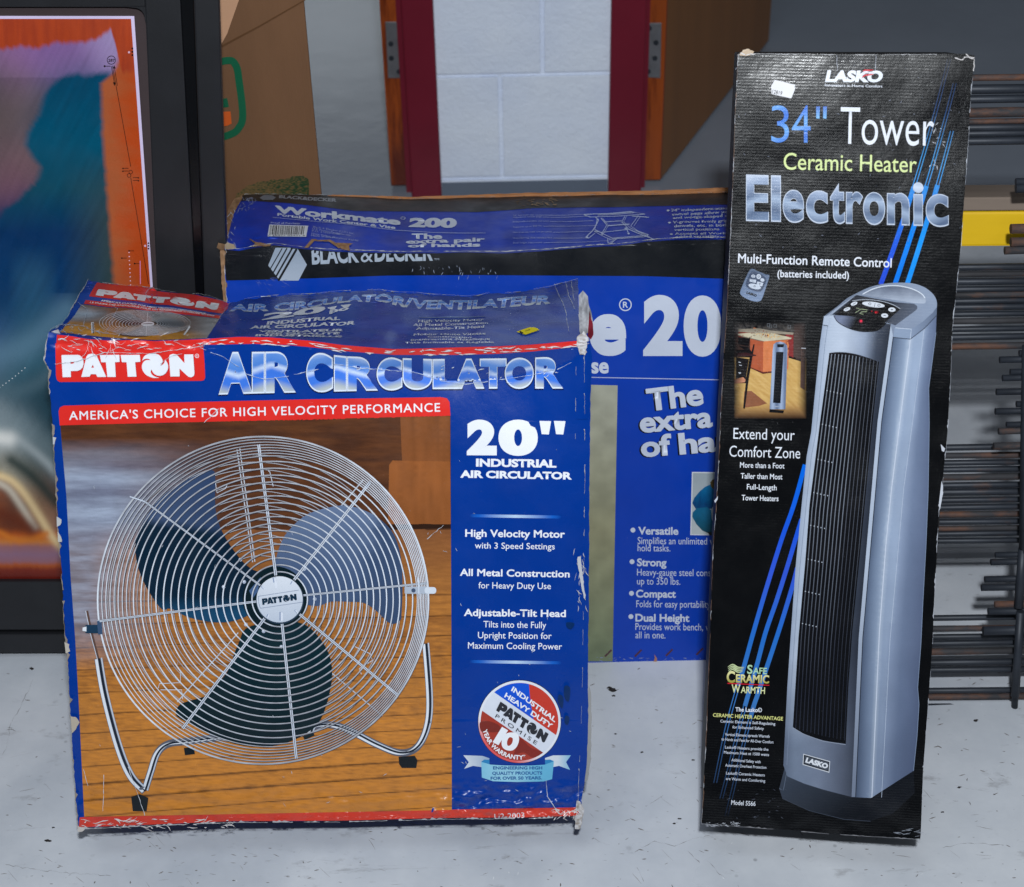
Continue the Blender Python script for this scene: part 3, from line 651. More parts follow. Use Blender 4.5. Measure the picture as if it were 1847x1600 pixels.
# ---- headline, letter by letter
TOPC = [(395, 636), (533, 634), (575, 637), (620, 643), (700, 645.5), (780, 648), (900, 647), (960, 645.5), (1015, 643)]
BOTC = [(395, 711), (455, 709), (580, 706), (680, 703.5), (780, 701), (900, 700), (1015, 700)]
def chrome(top, bot):
    bl, wh, b2, gy = c(78, 132, 214), c(206, 222, 246), c(64, 122, 226), c(176, 186, 192)
    def f(x, y):
        t, b = top(x), bot(x); v = (b-y)/(b-t); s = v+.26*abs(((x/118.)+.35) % 1*2-1)-.13
        return ramp([(-.1, c(205, 210, 214)), (.06, gy), (.26, b2), (.44, b2), (.56, wh), (.66, bl), (.86, c(98, 146, 220)), (1.1, c(190, 208, 236))], s)
    return f
def letters(art, L_, top, bot, col, lay, bold, ref=None, grow=0, Ls=None, res=8):
    for ch, x0, x1 in L_:
        def cv(u, v, x0=x0-grow, x1=x1+grow):
            x = x0+(x1-x0)*u; b, t = bot(x)+grow, top(x)-grow; return (x, b-(b-t)*v)
        text(art, ch, None, None, 30, col, lay, bold=bold, ref=ref, curve=cv, L=Ls, res=res)
HL = [('A', 395, 455), ('I', 455, 477), ('R', 479, 533), ('C', 553, 600), ('I', 603, 625), ('R', 627, 681), ('C', 680, 725), ('U', 727, 779), ('L', 781, 833), ('A', 819, 873), ('T', 866, 913), ('O', 911, 962), ('R', 966, 1015)]
tp, bt = (lambda x: interp(TOPC, x)), (lambda x: interp(BOTC, x))
hd = Art(FAN, L=8)
letters(hd, HL, lambda x: tp(x)+1.2, lambda x: bt(x)+1.2, c(0, 22, 74), 1.0, .058, grow=2.2)
letters(hd, HL, tp, bt, c(222, 232, 248), 1.8, .058, grow=.7)
letters(hd, HL, lambda x: tp(x)+1.4, lambda x: bt(x)-1.4, chrome(tp, bt), 2.6, .052, grow=-1.0, Ls=5)
hd.obj('headline', M['carton'], front)
# ---- banner
a = Art(FAN, L=fL)
a.poly([(106, 742), (108, 735), (115, 731.5), (300, 726), (560, 720), (795, 716), (806, 718), (811, 725), (812.5, 750), (560, 757), (300, 762), (108, 767)], RED, 2)
text(a, "AMERICA'S CHOICE FOR HIGH VELOCITY PERFORMANCE", (125, 757), (794, 742), 15.5, WHT, 3, bold=.008, sp=1.12)
a.obj('banner', M['carton'], front)
# ---- the printed fan photograph
PLX = [(750, 107), (769, 109), (894, 120), (1038, 127.5), (1154, 136), (1283, 143), (1472, 152)]
def pl_(y): return interp(PLX, y)
def prr(y): return interp([(750, 812.5), (1283, 814.7), (1460, 815)], y)
planks = [1086, 1128, 1168, 1208, 1250, 1289, 1323, 1353, 1383, 1414, 1445, 1474, 1510]
def wood(x, y):
    n = fbm(x*.012, y*.09, 3); n2 = fbm(x*.05, y*.3, 5)
    if y < 955 or x < 300 and y < 1000:
        q = mixc(c(98, 58, 34), c(74, 44, 30), .5+1.6*n)
        bl = max(0, min(1, (400-x)/200))*max(0, min(1, (y-790)/70))
        q = mixc(q, mixc(c(118, 124, 146), c(170, 182, 204), .5+1.4*fbm(x*.004, y*.04, 8)), bl*.95)
    else: q = None
    s = y-.085*(x-150)*-1*max(.3, (y-900)/560.0)
    s = y+.085*(x-150)*max(.25, (y-950)/500.0)
    k = 0
    while k < len(planks)-1 and s > planks[k+1]: k += 1
    fl = mixc(c(178, 116, 56), c(146, 92, 46), (planks[k]*7 % 10)/10+1.5*n); fl = mixc(fl, c(202, 130, 52), max(0, min(.85, (y-1120)/330+n2)))
    dd = min(abs(s-p) for p in planks); 
    if s > 1060: fl = mixc(c(58, 32, 18), fl, min(1, max(.12, dd/(1.7 if k != 9 else 5))+max(0, .5*(n2+.15))))
    lf = max(0, min(1, (300-x)/140))*max(0, min(1, (1210-y)/90)); fl = mixc(fl, mixc(c(150, 158, 178), c(120, 118, 130), .5+2*n), lf*.9)
    if q is None: q = fl
    elif x < 300: q = mixc(q, fl, (y-940)/60.0)
    if x > 650 and 935 < y < 962: q = mixc(q, c(52, 32, 22), .75*(1-abs(y-948)/14))
    if 955 <= y < 1095: q = mixc(q, c(132, 82, 48), (1-(y-955)/140)*max(0, min(1, (x-240)/200)))
    return tuple(max(0, v*(1+.3*n2)) for v in q)
pc = Art(FAN, L=400)
pc.grid(lambda u, v: (pl_(767+(v*706))+(prr(767+v*700)-pl_(767+v*706))*u, 767-17.5*u+v*(706-(706-(1461-750-.0))*0*u)-u*v*(-5)), 130, 400, wood, 2)
# cabinet corner printed top right
for P, q in (([(722, 752), (812, 750), (812, 850), (726, 850)], c(132, 78, 42)), ([(702, 838), (708, 830), (812, 832), (813, 945), (700, 945)], c(146, 86, 44)), ([(726, 846), (812, 846), (812, 852), (724, 852)], c(84, 46, 22)), ([(724, 752), (736, 752), (738, 832), (726, 832)], c(122, 66, 32))):
    pc.poly(P, lambda x, y, q=q: tuple(v*(1+.5*fbm(x*.12, y*.01, 2)) for v in q), 2.6+q[0]*3, L=14)
pc.poly([(700, 942), (813, 940), (813, 952), (700, 955)], c(48, 28, 18), 2.8)
Z1, Z2 = zm(90, 700, 2.463), zm(90, 1080, 2.463)
CHR, CHD = c(206, 216, 232), c(36, 46, 62)
def tubep(P, wd, lay=4, n=8):
    P = spl(P, n); 
    pc.stroke(P, wd, c(92, 96, 110), lay)
    off = lambda k: [(x+k, y-k*.3) for x, y in P]
    pc.stroke(off(-wd*.26), wd*.34, c(226, 232, 242), lay+.4); pc.stroke(off(wd*.08), wd*.26, c(24, 34, 48), lay+.5); pc.stroke(off(wd*.36), wd*.18, c(196, 204, 218), lay+.4)
# tubes, strap and feet of the pictured fan's stand
tubep([(560, 1322), (566, 1310), (590, 1306), (625, 1314), (680, 1342), (722, 1357), (752, 1347), (770, 1312), (775, 1260), (768, 1160)], 13)
tubep([(262, 1424), (272, 1392), (284, 1358), (304, 1341), (340, 1336), (420, 1326)], 13)
tubep([(178, 1187), (190, 1255), (214, 1345), (236, 1398), (262, 1426)], 15)
pc.stroke([(157, 1101), (165, 1140), (178, 1190)], 5, c(96, 72, 64), 4); pc.stroke([(155, 1101), (163, 1140), (176, 1188)], 1.2, CHR, 4.6)
for P in ([(237, 1436), (252, 1431), (268, 1438), (265, 1462), (240, 1462)], [(332, 1348), (350, 1346), (352, 1359), (334, 1361)], [(719, 1364), (748, 1362), (753, 1370), (751, 1384), (725, 1384), (720, 1377)]): pc.poly(P, c(16, 24, 30), 5)
pc.stroke([(548, 1330), (566, 1322)], 8, c(14, 34, 40), 5)
def bl1(x, y):
    q = mixc(c(70, 88, 122), c(42, 62, 96), (x-250)/160); q = mixc(q, c(8, 34, 54), max(0, min(1, (y-935-.15*(x-300))/16))); return mixc(q, c(24, 72, 106), max(0, min(1, (y-1075)/30)))
def bl2(x, y):
    q = mixc(c(104, 122, 154), c(70, 90, 124), (y-910)/130); return mixc(q, c(58, 78, 110), max(0, min(1, (x-655-.0*(y))/12+(y-1010)/40.)))
def bl3(x, y): return mixc(c(6, 40, 50), c(4, 28, 36), (y-1130)/200)
P1 = [Z1(*p) for p in ((720, 362), (736, 395), (735, 500), (745, 580), (785, 668), (850, 760), (905, 805), (965, 830), (925, 905), (925, 1000))]+[Z2(*p) for p in ((905, 60), (830, 92), (740, 102), (620, 80), (540, 40))]+[Z1(*p) for p in ((500, 980), (450, 915), (408, 835), (384, 750), (386, 655), (430, 570), (480, 500), (550, 440), (640, 390))]
P2 = [Z1(*p) for p in ((1005, 800), (1030, 680), (1080, 610), (1150, 555), (1250, 525), (1330, 520), (1420, 550), (1480, 590), (1530, 650), (1560, 750), (1567, 880), (1562, 1010))]+[Z2(*p) for p in ((1558, 90), (1530, 108), (1500, 98), (1450, 50), (1395, 15))]+[Z1(*p) for p in ((1330, 946), (1250, 945), (1190, 965), (1130, 950), (1100, 880))]
P3 = [Z2(*p) for p in ((870, 130), (960, 100), (1040, 92), (1130, 110), (1190, 160), (1240, 240), (1255, 330), (1240, 430), (1200, 540), (1130, 600), (1040, 640), (940, 655), (820, 640), (700, 590), (600, 540), (560, 510), (575, 470), (620, 450), (690, 430), (730, 390), (790, 320), (820, 240), (845, 180))]
# rear guard
for k in range(15):
    r = 92+12.3*k; cx, cy = 470-.06*(r-90), 1092-.07*(r-90)
    P = [(cx+r*math.cos(t), cy+r*.985*math.sin(t)) for t in (i*math.pi/48 for i in range(96))]
    pc.stroke([(x+1, y+1) for x, y in P], .9, c(84, 56, 36), 5.2, closed=True); pc.stroke(P, 1.25, c(170, 174, 184), 5.6, closed=True)
for p in (((460, 1012), (433, 808)), ((456, 1013), (428, 810)), ((560, 1180), (690, 1290)), ((430, 1140), (320, 1265)), ((600, 930), (655, 865))): pc.stroke(p, 1.8, c(196, 204, 216), 5.8)
for P in ([(389, 870), (392, 888), (407, 880), (410, 874)], [(484, 848), (487, 850), (493, 876)], [(286, 1240), (288, 1232), (326, 1230), (326, 1210)], [(290, 1243), (328, 1243), (330, 1260)], [(640, 1165), (668, 1178), (672, 1190), (648, 1205), (652, 1215)]): pc.stroke(P, 1.3, c(206, 212, 224), 5.8)
pc.poly(spl(P1, 3, True), bl1, 6.4, L=30); pc.poly(spl(P2, 3, True), bl2, 6.4, L=30); pc.poly(spl(P3, 3, True), bl3, 6.4, L=60)
pc.disc(496, 1078, 58, c(8, 30, 38), 7, n=40); pc.poly([(450, 1064), (470, 1040), (480, 1046), (456, 1078)], c(70, 98, 140), 7.4)
for x, y in ((434, 1008), (441, 1048), (404, 1057), (549, 1025), (568, 1079), (444, 1125), (476, 1137), (508, 1165)): pc.disc(x, y, 3.4, c(176, 186, 206), 7.6, n=10); pc.disc(x-.8, y-1, 1.4, c(238, 242, 250), 7.9, n=8)
# front guard: face rings, then the deep rim seen from the right
rings = [(505-12*(k/16)**1.2, 1079+.6*k/16, 50+12.6*k, 2.1) for k in range(17)]
rings += [(493-18*(j/8), 1080.+1*(j/8), 257+41*(j/8), 1.5 if j < 8 else 3.0) for j in range(1, 9)]
for cx, cy, r, wd in rings:
    P = [(cx+r*math.cos(t), cy+r*.99*math.sin(t)) for t in (i*math.pi/60 for i in range(120))]
    pc.stroke([(x+1.1, y+1.2) for x, y in P], wd*.6, c(52, 58, 74), 8.4, closed=True)
    tn = lambda x, y, cx=cx, cy=cy: mixc(c(158, 160, 168), c(226, 234, 246), .5+.5*math.sin(math.atan2(y-cy, x-cx)*2+2.2)+.15*math.sin(x*.3))
    pc.stroke(P, wd, tn, 8.8, closed=True)
for p, q, wd in (((498, 1036), (467, 800), 4.2), ((531, 1044), (668, 868), 4.0), ((547, 1072), (771, 1050), 2.6), ((541, 1106), (718, 1252), 3.6), ((509, 1121), (535, 1366), 4.0), ((479, 1112), (330, 1312), 4.0), ((463, 1083), (176, 1119), 3.0), ((470, 1054), (262, 903), 2.4)):
    dx, dy = q[0]-p[0], q[1]-p[1]; l = math.hypot(dx, dy); nx, ny = -dy/l*wd*.36, dx/l*wd*.36
    pc.stroke((p, q), wd+1.4, c(66, 72, 86), 9.2)
    for s_ in (-1, 1): pc.stroke(((p[0]+nx*s_, p[1]+ny*s_), (q[0]+nx*s_, q[1]+ny*s_)), wd*.42, c(214, 222, 236), 9.6)
pc.stroke([(235, 894), (262, 903)], 2, CHR, 9.6)
# knobs
pc.poly(rrect(154, 1125, 180, 1140, 4), c(26, 58, 84), 9.8); pc.poly([(150, 1130), (157, 1128), (157, 1137), (150, 1136)], c(226, 232, 240), 10); pc.poly([(176, 1118), (184, 1117), (186, 1142), (178, 1142)], c(60, 84, 116), 9.9)
pc.poly(rrect(730, 1056, 771, 1069, 2), c(176, 186, 202), 9.8); pc.poly(rrect(766, 1057, 787, 1069, 5), c(214, 222, 234), 9.9); pc.disc(746, 1063, 4, c(70, 84, 110), 10, n=10); pc.stroke([(755, 1040), (756, 1078)], 2, CHR, 10)
# hub badge
pc.disc(505.5, 1080.5, 43, c(40, 60, 80), 10.2, n=48); pc.disc(505, 1079, 41.6, lambda x, y: mixc(c(222, 228, 238), c(196, 206, 222), (y-1040)/80), 10.6, n=48)
Z6 = zm(400, 980, 8.395)
for P in (((555, 785), (1175, 690)), ((590, 965), (1230, 872)), ((560, 785), (565, 880), (590, 965))): pc.stroke([Z6(*p) for p in P], .9, c(132, 146, 172), 11)
for P, wd in ((((800, 500), (825, 650)), 6.5), (((905, 1150), (905, 1020)), 6.5), (((1050, 605), (1075, 560)), 3.2), (((605, 630), (645, 668)), 3.2), (((1110, 990), (1150, 1035)), 3.2), (((690, 1100), (710, 1055)), 3.2)):
    pc.stroke([Z6(*p) for p in P], wd, c(150, 164, 192), 11); pc.stroke([Z6(p[0]+10, p[1]+4) for p in P], wd*.6, c(226, 232, 244), 11.3)
patton(pc, lambda u, v: Z6(618+u*525+v*(-6), 915-u*78-v*100+u*4), c(18, 48, 70), 11.5)
pc.obj('fan_picture', M['carton'], front)
# ---- text column
tc = Art(FAN, L=60)
def line(art, t, x0, y0, x1, y1, h, bold=0, col=WHT, lay=1, sp=1): text(art, t, (x0, y0), (x1, y1), h, col, lay, bold=bold, sp=sp)
letters(tc, [('2', 842, 896), ('0', 899, 970)], lambda x: 757.5, lambda x: 821+(x-842)*.005, WHT, 1, .065)
for x in (973, 999): tc.poly([(x, 759), (x+21, 759.5), (x+17, 783.5), (x+4, 783)], WHT, 1)
line(tc, 'INDUSTRIAL', 858.5, 841.5, 1003.5, 843.5, 14.5, .045)
line(tc, 'AIR CIRCULATOR', 830, 861.5, 1031.7, 865, 13.5, .045)
line(tc, 'High Velocity Motor', 839, 968, 1019, 970, 13.5, .024)
line(tc, 'with 3 Speed Settings', 856.4, 989, 1000.5, 991, 11, .004)
line(tc, 'All Metal Construction', 829.4, 1038.5, 1027.5, 1041.5, 13, .024)
line(tc, 'for Heavy Duty Use', 863, 1061, 993.6, 1062.5, 11.3, .004)
line(tc, 'Adjustable-Tilt Head', 836.6, 1111, 1020.6, 1113, 13, .024)
line(tc, 'Tilts into the Fully', 872, 1131.3, 985, 1133, 11.5, .004)
line(tc, 'Upright Position for', 862, 1151, 995, 1152.5, 11.5, .004)
line(tc, 'Maximum Cooling Power', 844, 1169.6, 1013.7, 1171.5, 11.5, .004)
for y0, y1 in ((930, 932.5), (1193, 1195.5)):
    tc.stroke([(847+i*8.3, y0+(y1-y0)*i/20) for i in range(21)], 5.5, lambda x, y: mixc(c(20, 96, 196), c(190, 214, 240), 1-abs((x-930)/62) if abs(x-930) < 62 else 0) if abs(x-930) < 70 else mixc(c(20, 96, 196), BL, (abs(x-930)-70)/13), 1)
line(tc, 'U2-2003', 892, 1477.0, 946, 1474.5, 9.5, .0, c(216, 214, 220), 2.2)
tc_o = tc.obj('lettering', M['carton'], front)
# ---- warranty seal with ribbon
Z4 = zm(800, 1180, 4.707); sl = Art(FAN, L=40)
def arc(cx, cy, r, a0, a1, n): return [(cx+r*math.cos(math.radians(a0+(a1-a0)*i/n)), cy+r*math.sin(math.radians(a0+(a1-a0)*i/n))) for i in range(n+1)]
SX, SY = 645, 571
sl.poly([Z4(*p) for p in arc(SX, SY, 355, 0, 354, 59)], c(30, 34, 60), 1)
sl.poly([Z4(*p) for p in arc(SX, SY, 350, 0, 354, 59)], lambda x, y: mixc(c(228, 232, 242), c(226, 90, 92), max(0, min(1, (y-1318)/40-(x-905)/60.))), 1.6, L=14)
sl.poly([Z4(*p) for p in arc(SX, SY, 330, 0, 354, 59)], c(216, 222, 236), 2.2)
top = [p for p in arc(SX, SY, 330, -130.5, 20, 40)]
sl.poly([Z4(*p) for p in top], c(200, 60, 46), 2.8)
sl.poly([Z4(*p) for p in arc(SX, SY, 330, -130.5, -76, 14)+[(738, 400), (765, 550)]], c(20, 84, 210), 3.4)
bt_ = [p for p in arc(SX, SY, 330, 52.5, 196.5, 40)]
sl.poly([Z4(*p) for p in bt_], c(166, 58, 44), 2.8)
sl.poly([Z4(*p) for p in spl([(310, 575), (380, 565), (470, 600), (480, 650), (420, 660), (360, 655), (318, 650)], 4, True)], c(124, 44, 36), 3.4)
sl.poly([Z4(*p) for p in spl([(640, 700), (740, 790), (838, 828), (760, 875), (680, 830), (600, 850), (620, 780)], 4, True)], c(132, 42, 34), 3.4)
def zt(art, t, p, q, h, col, lay, bold=0, sp=1, shear=0, up=None, Z=Z4, s=4.707): text(art, t, Z(*p), Z(*q), h/s, col, lay, bold=bold, sp=sp, shear=shear, up=up)
zt(sl, 'INDUSTRIAL', (572, 305), (943, 575), 42, WHT, 4.2, .03, shear=-.12)
zt(sl, 'HEAVY DUTY', (514, 358), (912, 630), 42, WHT, 4.2, .03, shear=-.12)
def zp(u, v): X = 442+u*412; Y = 470+u*280; return Z4(X+v*44, Y-v*76)
patton(sl, zp, c(44, 46, 54), 4.2)
zt(sl, 'PROMISE', (436, 530), (784, 767), 32, c(50, 52, 60), 4.2, .008, sp=1.5, up=(.5, -.86))
sl.poly([Z4(*p) for p in ((497, 612), (548, 642), (466, 768), (417, 742))], WHT, 4.2)
sl.poly([Z4(*p) for p in spl([(572, 660), (622, 668), (642, 712), (625, 775), (585, 812), (530, 808), (496, 775), (498, 715), (530, 672)], 4, True)], WHT, 4.2, holes=[[Z4(*p) for p in spl([(568, 700), (588, 712), (582, 750), (560, 772), (542, 768), (540, 735), (552, 708)], 4, True)]])
text(sl, 'YEAR WARRANTY*', None, None, 10, WHT, 4.2, bold=.03, curve=lambda u, v: Z4(SX+(320-38*v)*math.cos(math.radians(168-88*u)), SY+(320-38*v)*math.sin(math.radians(168-88*u))))
sl.poly([Z4(*p) for p in ((168, 857), (330, 862), (390, 882), (385, 906), (325, 905), (325, 958), (250, 947), (175, 972), (215, 915))], lambda x, y: mixc(c(206, 214, 226), c(150, 172, 198), (x-842)/40), 1)
sl.poly([Z4(*p) for p in ((862, 880), (930, 858), (1082, 857), (1040, 915), (1075, 982), (980, 947), (925, 958), (930, 910), (862, 906))], lambda x, y: mixc(c(212, 220, 230), c(90, 176, 214), (x-1005)/30), 1, L=12)
sl.poly([Z4(*p) for p in ((322, 912), (345, 893), (390, 895), (390, 935), (330, 925))], c(44, 132, 190), 1.6); sl.poly([Z4(*p) for p in ((935, 905), (905, 893), (862, 895), (862, 935), (925, 925))], c(44, 132, 190), 1.6)
sl.poly([Z4(*p) for p in ((321, 912), (400, 935), (520, 942), (630, 944), (750, 942), (860, 935), (937, 907), (922, 1058), (850, 1078), (630, 1083), (420, 1076), (325, 1045))], lambda x, y: mixc(c(100, 178, 214), c(150, 206, 228), .5+.5*math.sin((x-870)*.04)), 2.2, L=20)
for t, p, q in (('ENGINEERING HIGH', (420, 976), (838, 976)), ('QUALITY PRODUCTS', (413, 1021), (838, 1019)), ('FOR OVER 50 YEARS.', (400, 1064), (835, 1060))): zt(sl, t, p, q, 27, c(20, 84, 150), 3, .03)
sl.obj('warranty_seal', M['carton'], front)
# ---- wear on the front
we = Art(FAN, L=9)
TR = c(158, 148, 140); TW = c(196, 198, 204)
ragged(we, out, .5, 6.5, TR, 12, 4, side=-1, gap=.30, step=4)
ragged(we, [(141, 1493), (252, 1488), (415, 1481), (618, 1480), (800, 1475), (949, 1474), (1043, 1471)], .5, 5, TW, 12, 6, side=-1, gap=.22, step=4)
ragged(we, [(1054, 640), (1055, 840), (1052, 1100), (1050, 1250), (1044, 1400), (1042, 1470)], .3, 2.0, TW, 12, 8, side=1, gap=.42, step=4)
ragged(we, [(1039, 660), (1038, 790)], .3, 1.2, TW, 12, 9, gap=.4, step=5)
we.poly(jag([(1046, 1000), (1040, 1006), (1044, 1030), (1052, 1075), (1056, 1080), (1050, 1030)], 1.2, 4, 2), TW, 12)
scratches(we, 26, (1036, 1056), (985, 1090), 11, (5, 16), (60, 100), (.5, 1.4), TW, 12)
scratches(we, 60, (104, 370), (603, 632), 12, (3, 22), (-30, 30), (.3, 1.5), c(226, 222, 228), 12)
scratches(we, 9, (150, 210), (605, 632), 13, (10, 24), (60, 110), (.4, 1.3), c(226, 222, 228), 12)
rr = random.Random(5)
for _ in range(70):
    x = rr.uniform(370, 1045); yt = interp(FT, x); l = rr.uniform(4, 26); y = yt+rr.uniform(2, 12)
    we.stroke([(x, y), (x+l*.5, interp(FT, x+l*.5)-yt+y+rr.uniform(-1.5, 1.5)), (x+l, interp(FT, x+l)-yt+y+rr.uniform(-2, 2))], lambda t: 1.8*(1-abs(2*t-1))+.3, c(228, 222, 226), 12)
scratches(we, 60, (142, 420), (1474, 1490), 14, (4, 22), (-20, 20), (.5, 2.2), c(222, 216, 216), 12)
scratches(we, 30, (1000, 1042), (1455, 1472), 15, (4, 12), (0, 180), (.5, 1.8), c(222, 216, 216), 12)
for P in ([(380, 634), (400, 640), (432, 660)], [(443, 673), (480, 682), (522, 677)], [(530, 674), (575, 664)], [(603, 655), (650, 662), (700, 665)], [(700, 666), (745, 669), (790, 683)], [(795, 686), (840, 691), (880, 686)], [(900, 683), (960, 675), (1000, 665)], [(1005, 664), (1030, 652)]):
    we.stroke(jag(P, .8, 6, int(P[0][0])), lambda t: .4+1.3*rr.random()*(rr.random() > .35), c(190, 204, 232), 12)
scratches(we, 14, (790, 1030), (655, 690), 16, (4, 14), (-30, 10), (.6, 1.8), c(220, 228, 240), 12)
for P in ([(290, 655), (310, 640), (330, 636)], [(100, 655), (140, 650), (190, 634), (270, 636), (370, 622)], [(370, 760), (395, 735)], [(188, 1395), (187, 1460)], [(152, 1385), (160, 1415)], [(232, 1380), (250, 1430), (262, 1468)], [(770, 970), (800, 945)], [(985, 1405), (988, 1435), (1005, 1460)]):
    we.stroke(jag(P, .7, 5, int(P[0][1])), lambda t: .3+1.0*rr.random(), c(206, 208, 216), 12)
scratches(we, 60, (150, 1040), (780, 1460), 17, (2, 9), (0, 180), (.4, 1.1), c(190, 196, 208), 12)
we.poly(jag([(129, 1289), (141, 1292), (144, 1300), (138, 1312), (131, 1320)], .8, 4, 3), c(188, 176, 160), 12.5)
we.poly(jag([(118, 1155), (126, 1160), (127, 1172), (120, 1176)], .8, 4, 3), c(188, 182, 172), 12.5)
we.poly(jag([(104, 930), (113, 935), (110, 945), (104, 948)], .8, 4, 4), c(188, 190, 194), 12.5); we.poly(jag([(105, 955), (113, 968), (112, 976), (106, 975)], .8, 4, 5), c(186, 184, 180), 12.5); we.poly(jag([(96, 785), (103, 788), (100, 798), (97, 800)], .8, 4, 6), c(188, 190, 194), 12.5)
for P in ([(1008, 1250), (1016, 1256), (1014, 1275), (1006, 1262)], [(1018, 1235), (1028, 1238), (1026, 1262), (1018, 1255)], [(1020, 1288), (1027, 1292), (1024, 1304), (1018, 1300)], [(1022, 1120), (1036, 1122), (1030, 1132), (1022, 1128)]):
    we.poly(spl(P, 4, True), c(4, 44, 96), 12)
merge(front, tc_o, we.obj('edge_wear', M['carton'], front))
# ---- torn corners
cr = Art(Plane(FAN0.P-FAN0.N*.004, 17), L=5)
cr.poly(jag([(88, 599), (104, 595), (112, 605), (104, 626), (100, 660), (96, 700), (90, 712), (87, 690), (89, 668), (79, 650), (82, 620), (88, 599)], 1.2, 5, 9), lambda x, y: mixc(c(150, 138, 128), c(196, 200, 210), .5+1.6*fbm(x*.2, y*.12, 3)), 0)
cr.obj('torn_corner', M['kraftprint'], fan)
cr = Art(Plane(FAN0.P-FAN0.N*.004, 17), L=5)
cr.poly(jag([(1040, 606), (1052, 596), (1060, 604), (1056, 640), (1046, 636), (1040, 620)], 1.4, 4, 10), lambda x, y: mixc(c(150, 140, 132), c(210, 210, 216), .5+1.9*fbm(x*.2, y*.2, 5)), 14)
cr.obj('torn_corner', M['kraftprint'], fan)
cr = Art(Plane(FAN0.P-FAN0.N*.004, 17), L=5)
cr.poly(jag([(1062, 1236), (1066, 1250), (1067, 1300), (1066, 1370), (1060, 1408), (1052, 1412), (1056, 1300)], .6, 8, 10), c(150, 150, 150), -3)
cr.obj('torn_corner', M['kraftprint'], fan)
cr = Art(Plane(FAN0.P-FAN0.N*.004, 17), L=5)
cr.poly(jag([(1040, 1440), (1050, 1446), (1054, 1462), (1047, 1490), (1038, 1492), (1036, 1470)], 1.6, 4, 12), lambda x, y: mixc(c(140, 128, 116), c(210, 210, 214), .5+1.9*fbm(x*.2, y*.2, 9)), 14)
cr.obj('torn_corner', M['kraftprint'], fan)
cr = Art(Plane(FAN0.P-FAN0.N*.004, 17), L=5)
cr.poly(jag([(140, 1486), (152, 1484), (160, 1490), (150, 1496), (142, 1497)], .8, 4, 12), c(196, 190, 186), 14)
cr.obj('torn_corner', M['kraftprint'], fan)
# ---- top panel
BKc = [(80, 504), (159, 505), (174, 508), (225, 516), (275, 519), (283, 525), (356, 532), (397, 541), (412, 546), (442, 540), (487, 535), (600, 527), (677, 523), (738, 530), (782, 533), (848, 534), (926, 528), (987, 519), (1020, 510), (1042, 504), (1070, 500)]
UPN = (FBK.at(600, 527)-FAN0.at(600, 620)).cross(RT); UPN.normalize()
if UPN.z < 0: UPN = -UPN
class Top(Ruled):
    def at(s, x, y, off=0):
        k = .0016*mn.noise(Vector((x*.02, y*.05, 4)))
        yf, yb = interp(s.fc, x), interp(s.bc, x); t = max(0, min(1, (yf-y)/(yf-yb)))
        sag = -.003*4*t*(1-t)*max(0, 1-((x-600)/260.)**2)
        return Ruled.at(s, x, y, off+(k+sag)*min(1, 6*t))
TOPS = Top(FAN, FT, FBK, BKc, UPN)
t_ = Art(TOPS, L=9)
Z5, Z7 = zm(70, 480, 3.358), zm(600, 480, 3.62)
tl = jag([(88, 599), (100, 592), (112, 585), (130, 556), (150, 522), (159, 505)], .8, 5, 2)
back = jag([p for p in BKc if 159 <= p[0] <= 1042], 1.1, 7, 3)
t_.poly(tl+back+jag([(1043, 504), (1043, 560), (1045, 590), (1046, 613)], .8, 6, 4)+[(x, y) for x, y in reversed(FT) if x < 1045], lambda x, y: mixc(c(16, 52, 146), c(34, 72, 160), .4+1.8*fbm(x*.012, y*.04, 4)), 0)
t_.poly([Z5(*p) for p in ((352, 98), (520, 122), (695, 130), (715, 152), (958, 178), (985, 186), (1120, 212), (1152, 226), (1142, 258), (1112, 283), (900, 256), (600, 216), (305, 186))], c(208, 48, 46), 1)
t_.poly([Z5(*p) for p in ((285, 205), (600, 238), (900, 274), (1103, 296), (1096, 314), (900, 298), (600, 262), (272, 230))], c(208, 48, 46), 1)
patton(t_, lambda u, v: Z5(338+u*740+v*24, 181+u*82-v*38), c(224, 226, 232), 2)
text(t_, "AMERICA'S CHOICE FOR HIGH VELOCITY PERFORMANCE", Z5(375, 214), Z5(1010, 291), 2.6, WHT, 2, bold=.02, shear=.4)
text(t_, "LE CHOIX DES AMERICAINS POUR UN RENDEMENT A HAUTE VITESSE", Z5(308, 224), Z5(1063, 304), 2.6, WHT, 2, bold=.02, shear=.4)
def tpic(x, y):
    X, Y = (x-70)*3.358, (y-480)*3.358; n = fbm(x*.02, y*.2, 2)
    q = mixc(c(120, 90, 62), c(96, 66, 48), (X-300)/600); q = mixc(q, c(156, 168, 182), max(0, min(1, (460-X)/150))*max(0, 1-abs(Y-290)/55.))
    q = mixc(q, c(192, 134, 44), max(0, min(1, (Y-330-.08*(X-200))/30)))
    q = mixc(q, c(140, 142, 146), max(0, min(1, (X-860)/180)))
    return tuple(max(0, v*(1+.8*n)) for v in q)
t_.poly([Z5(*p) for p in ((262, 234), (600, 266), (900, 301), (1094, 316), (1018, 438), (700, 450), (400, 432), (132, 402))], tpic, 1, L=5)
ex, ey = 640, 348
for k in range(13):
    r = 60+k*18; P = [Z5(ex+22-k*1.6+r*math.cos(t), ey+8-k*.6+r*.275*math.sin(t)) for t in (i*math.pi/24 for i in range(48))]
    t_.stroke(P, .75, c(205, 210, 218), 3, closed=True)
for P in ([(440, 300), (540, 290), (640, 340), (600, 362), (520, 350)], [(700, 350), (760, 318), (860, 330), (880, 360), (800, 375)], [(640, 370), (710, 385), (720, 415), (600, 432), (480, 415), (560, 395)]): t_.poly([Z5(*p) for p in spl(P, 3, True)], c(46, 54, 62), 2)
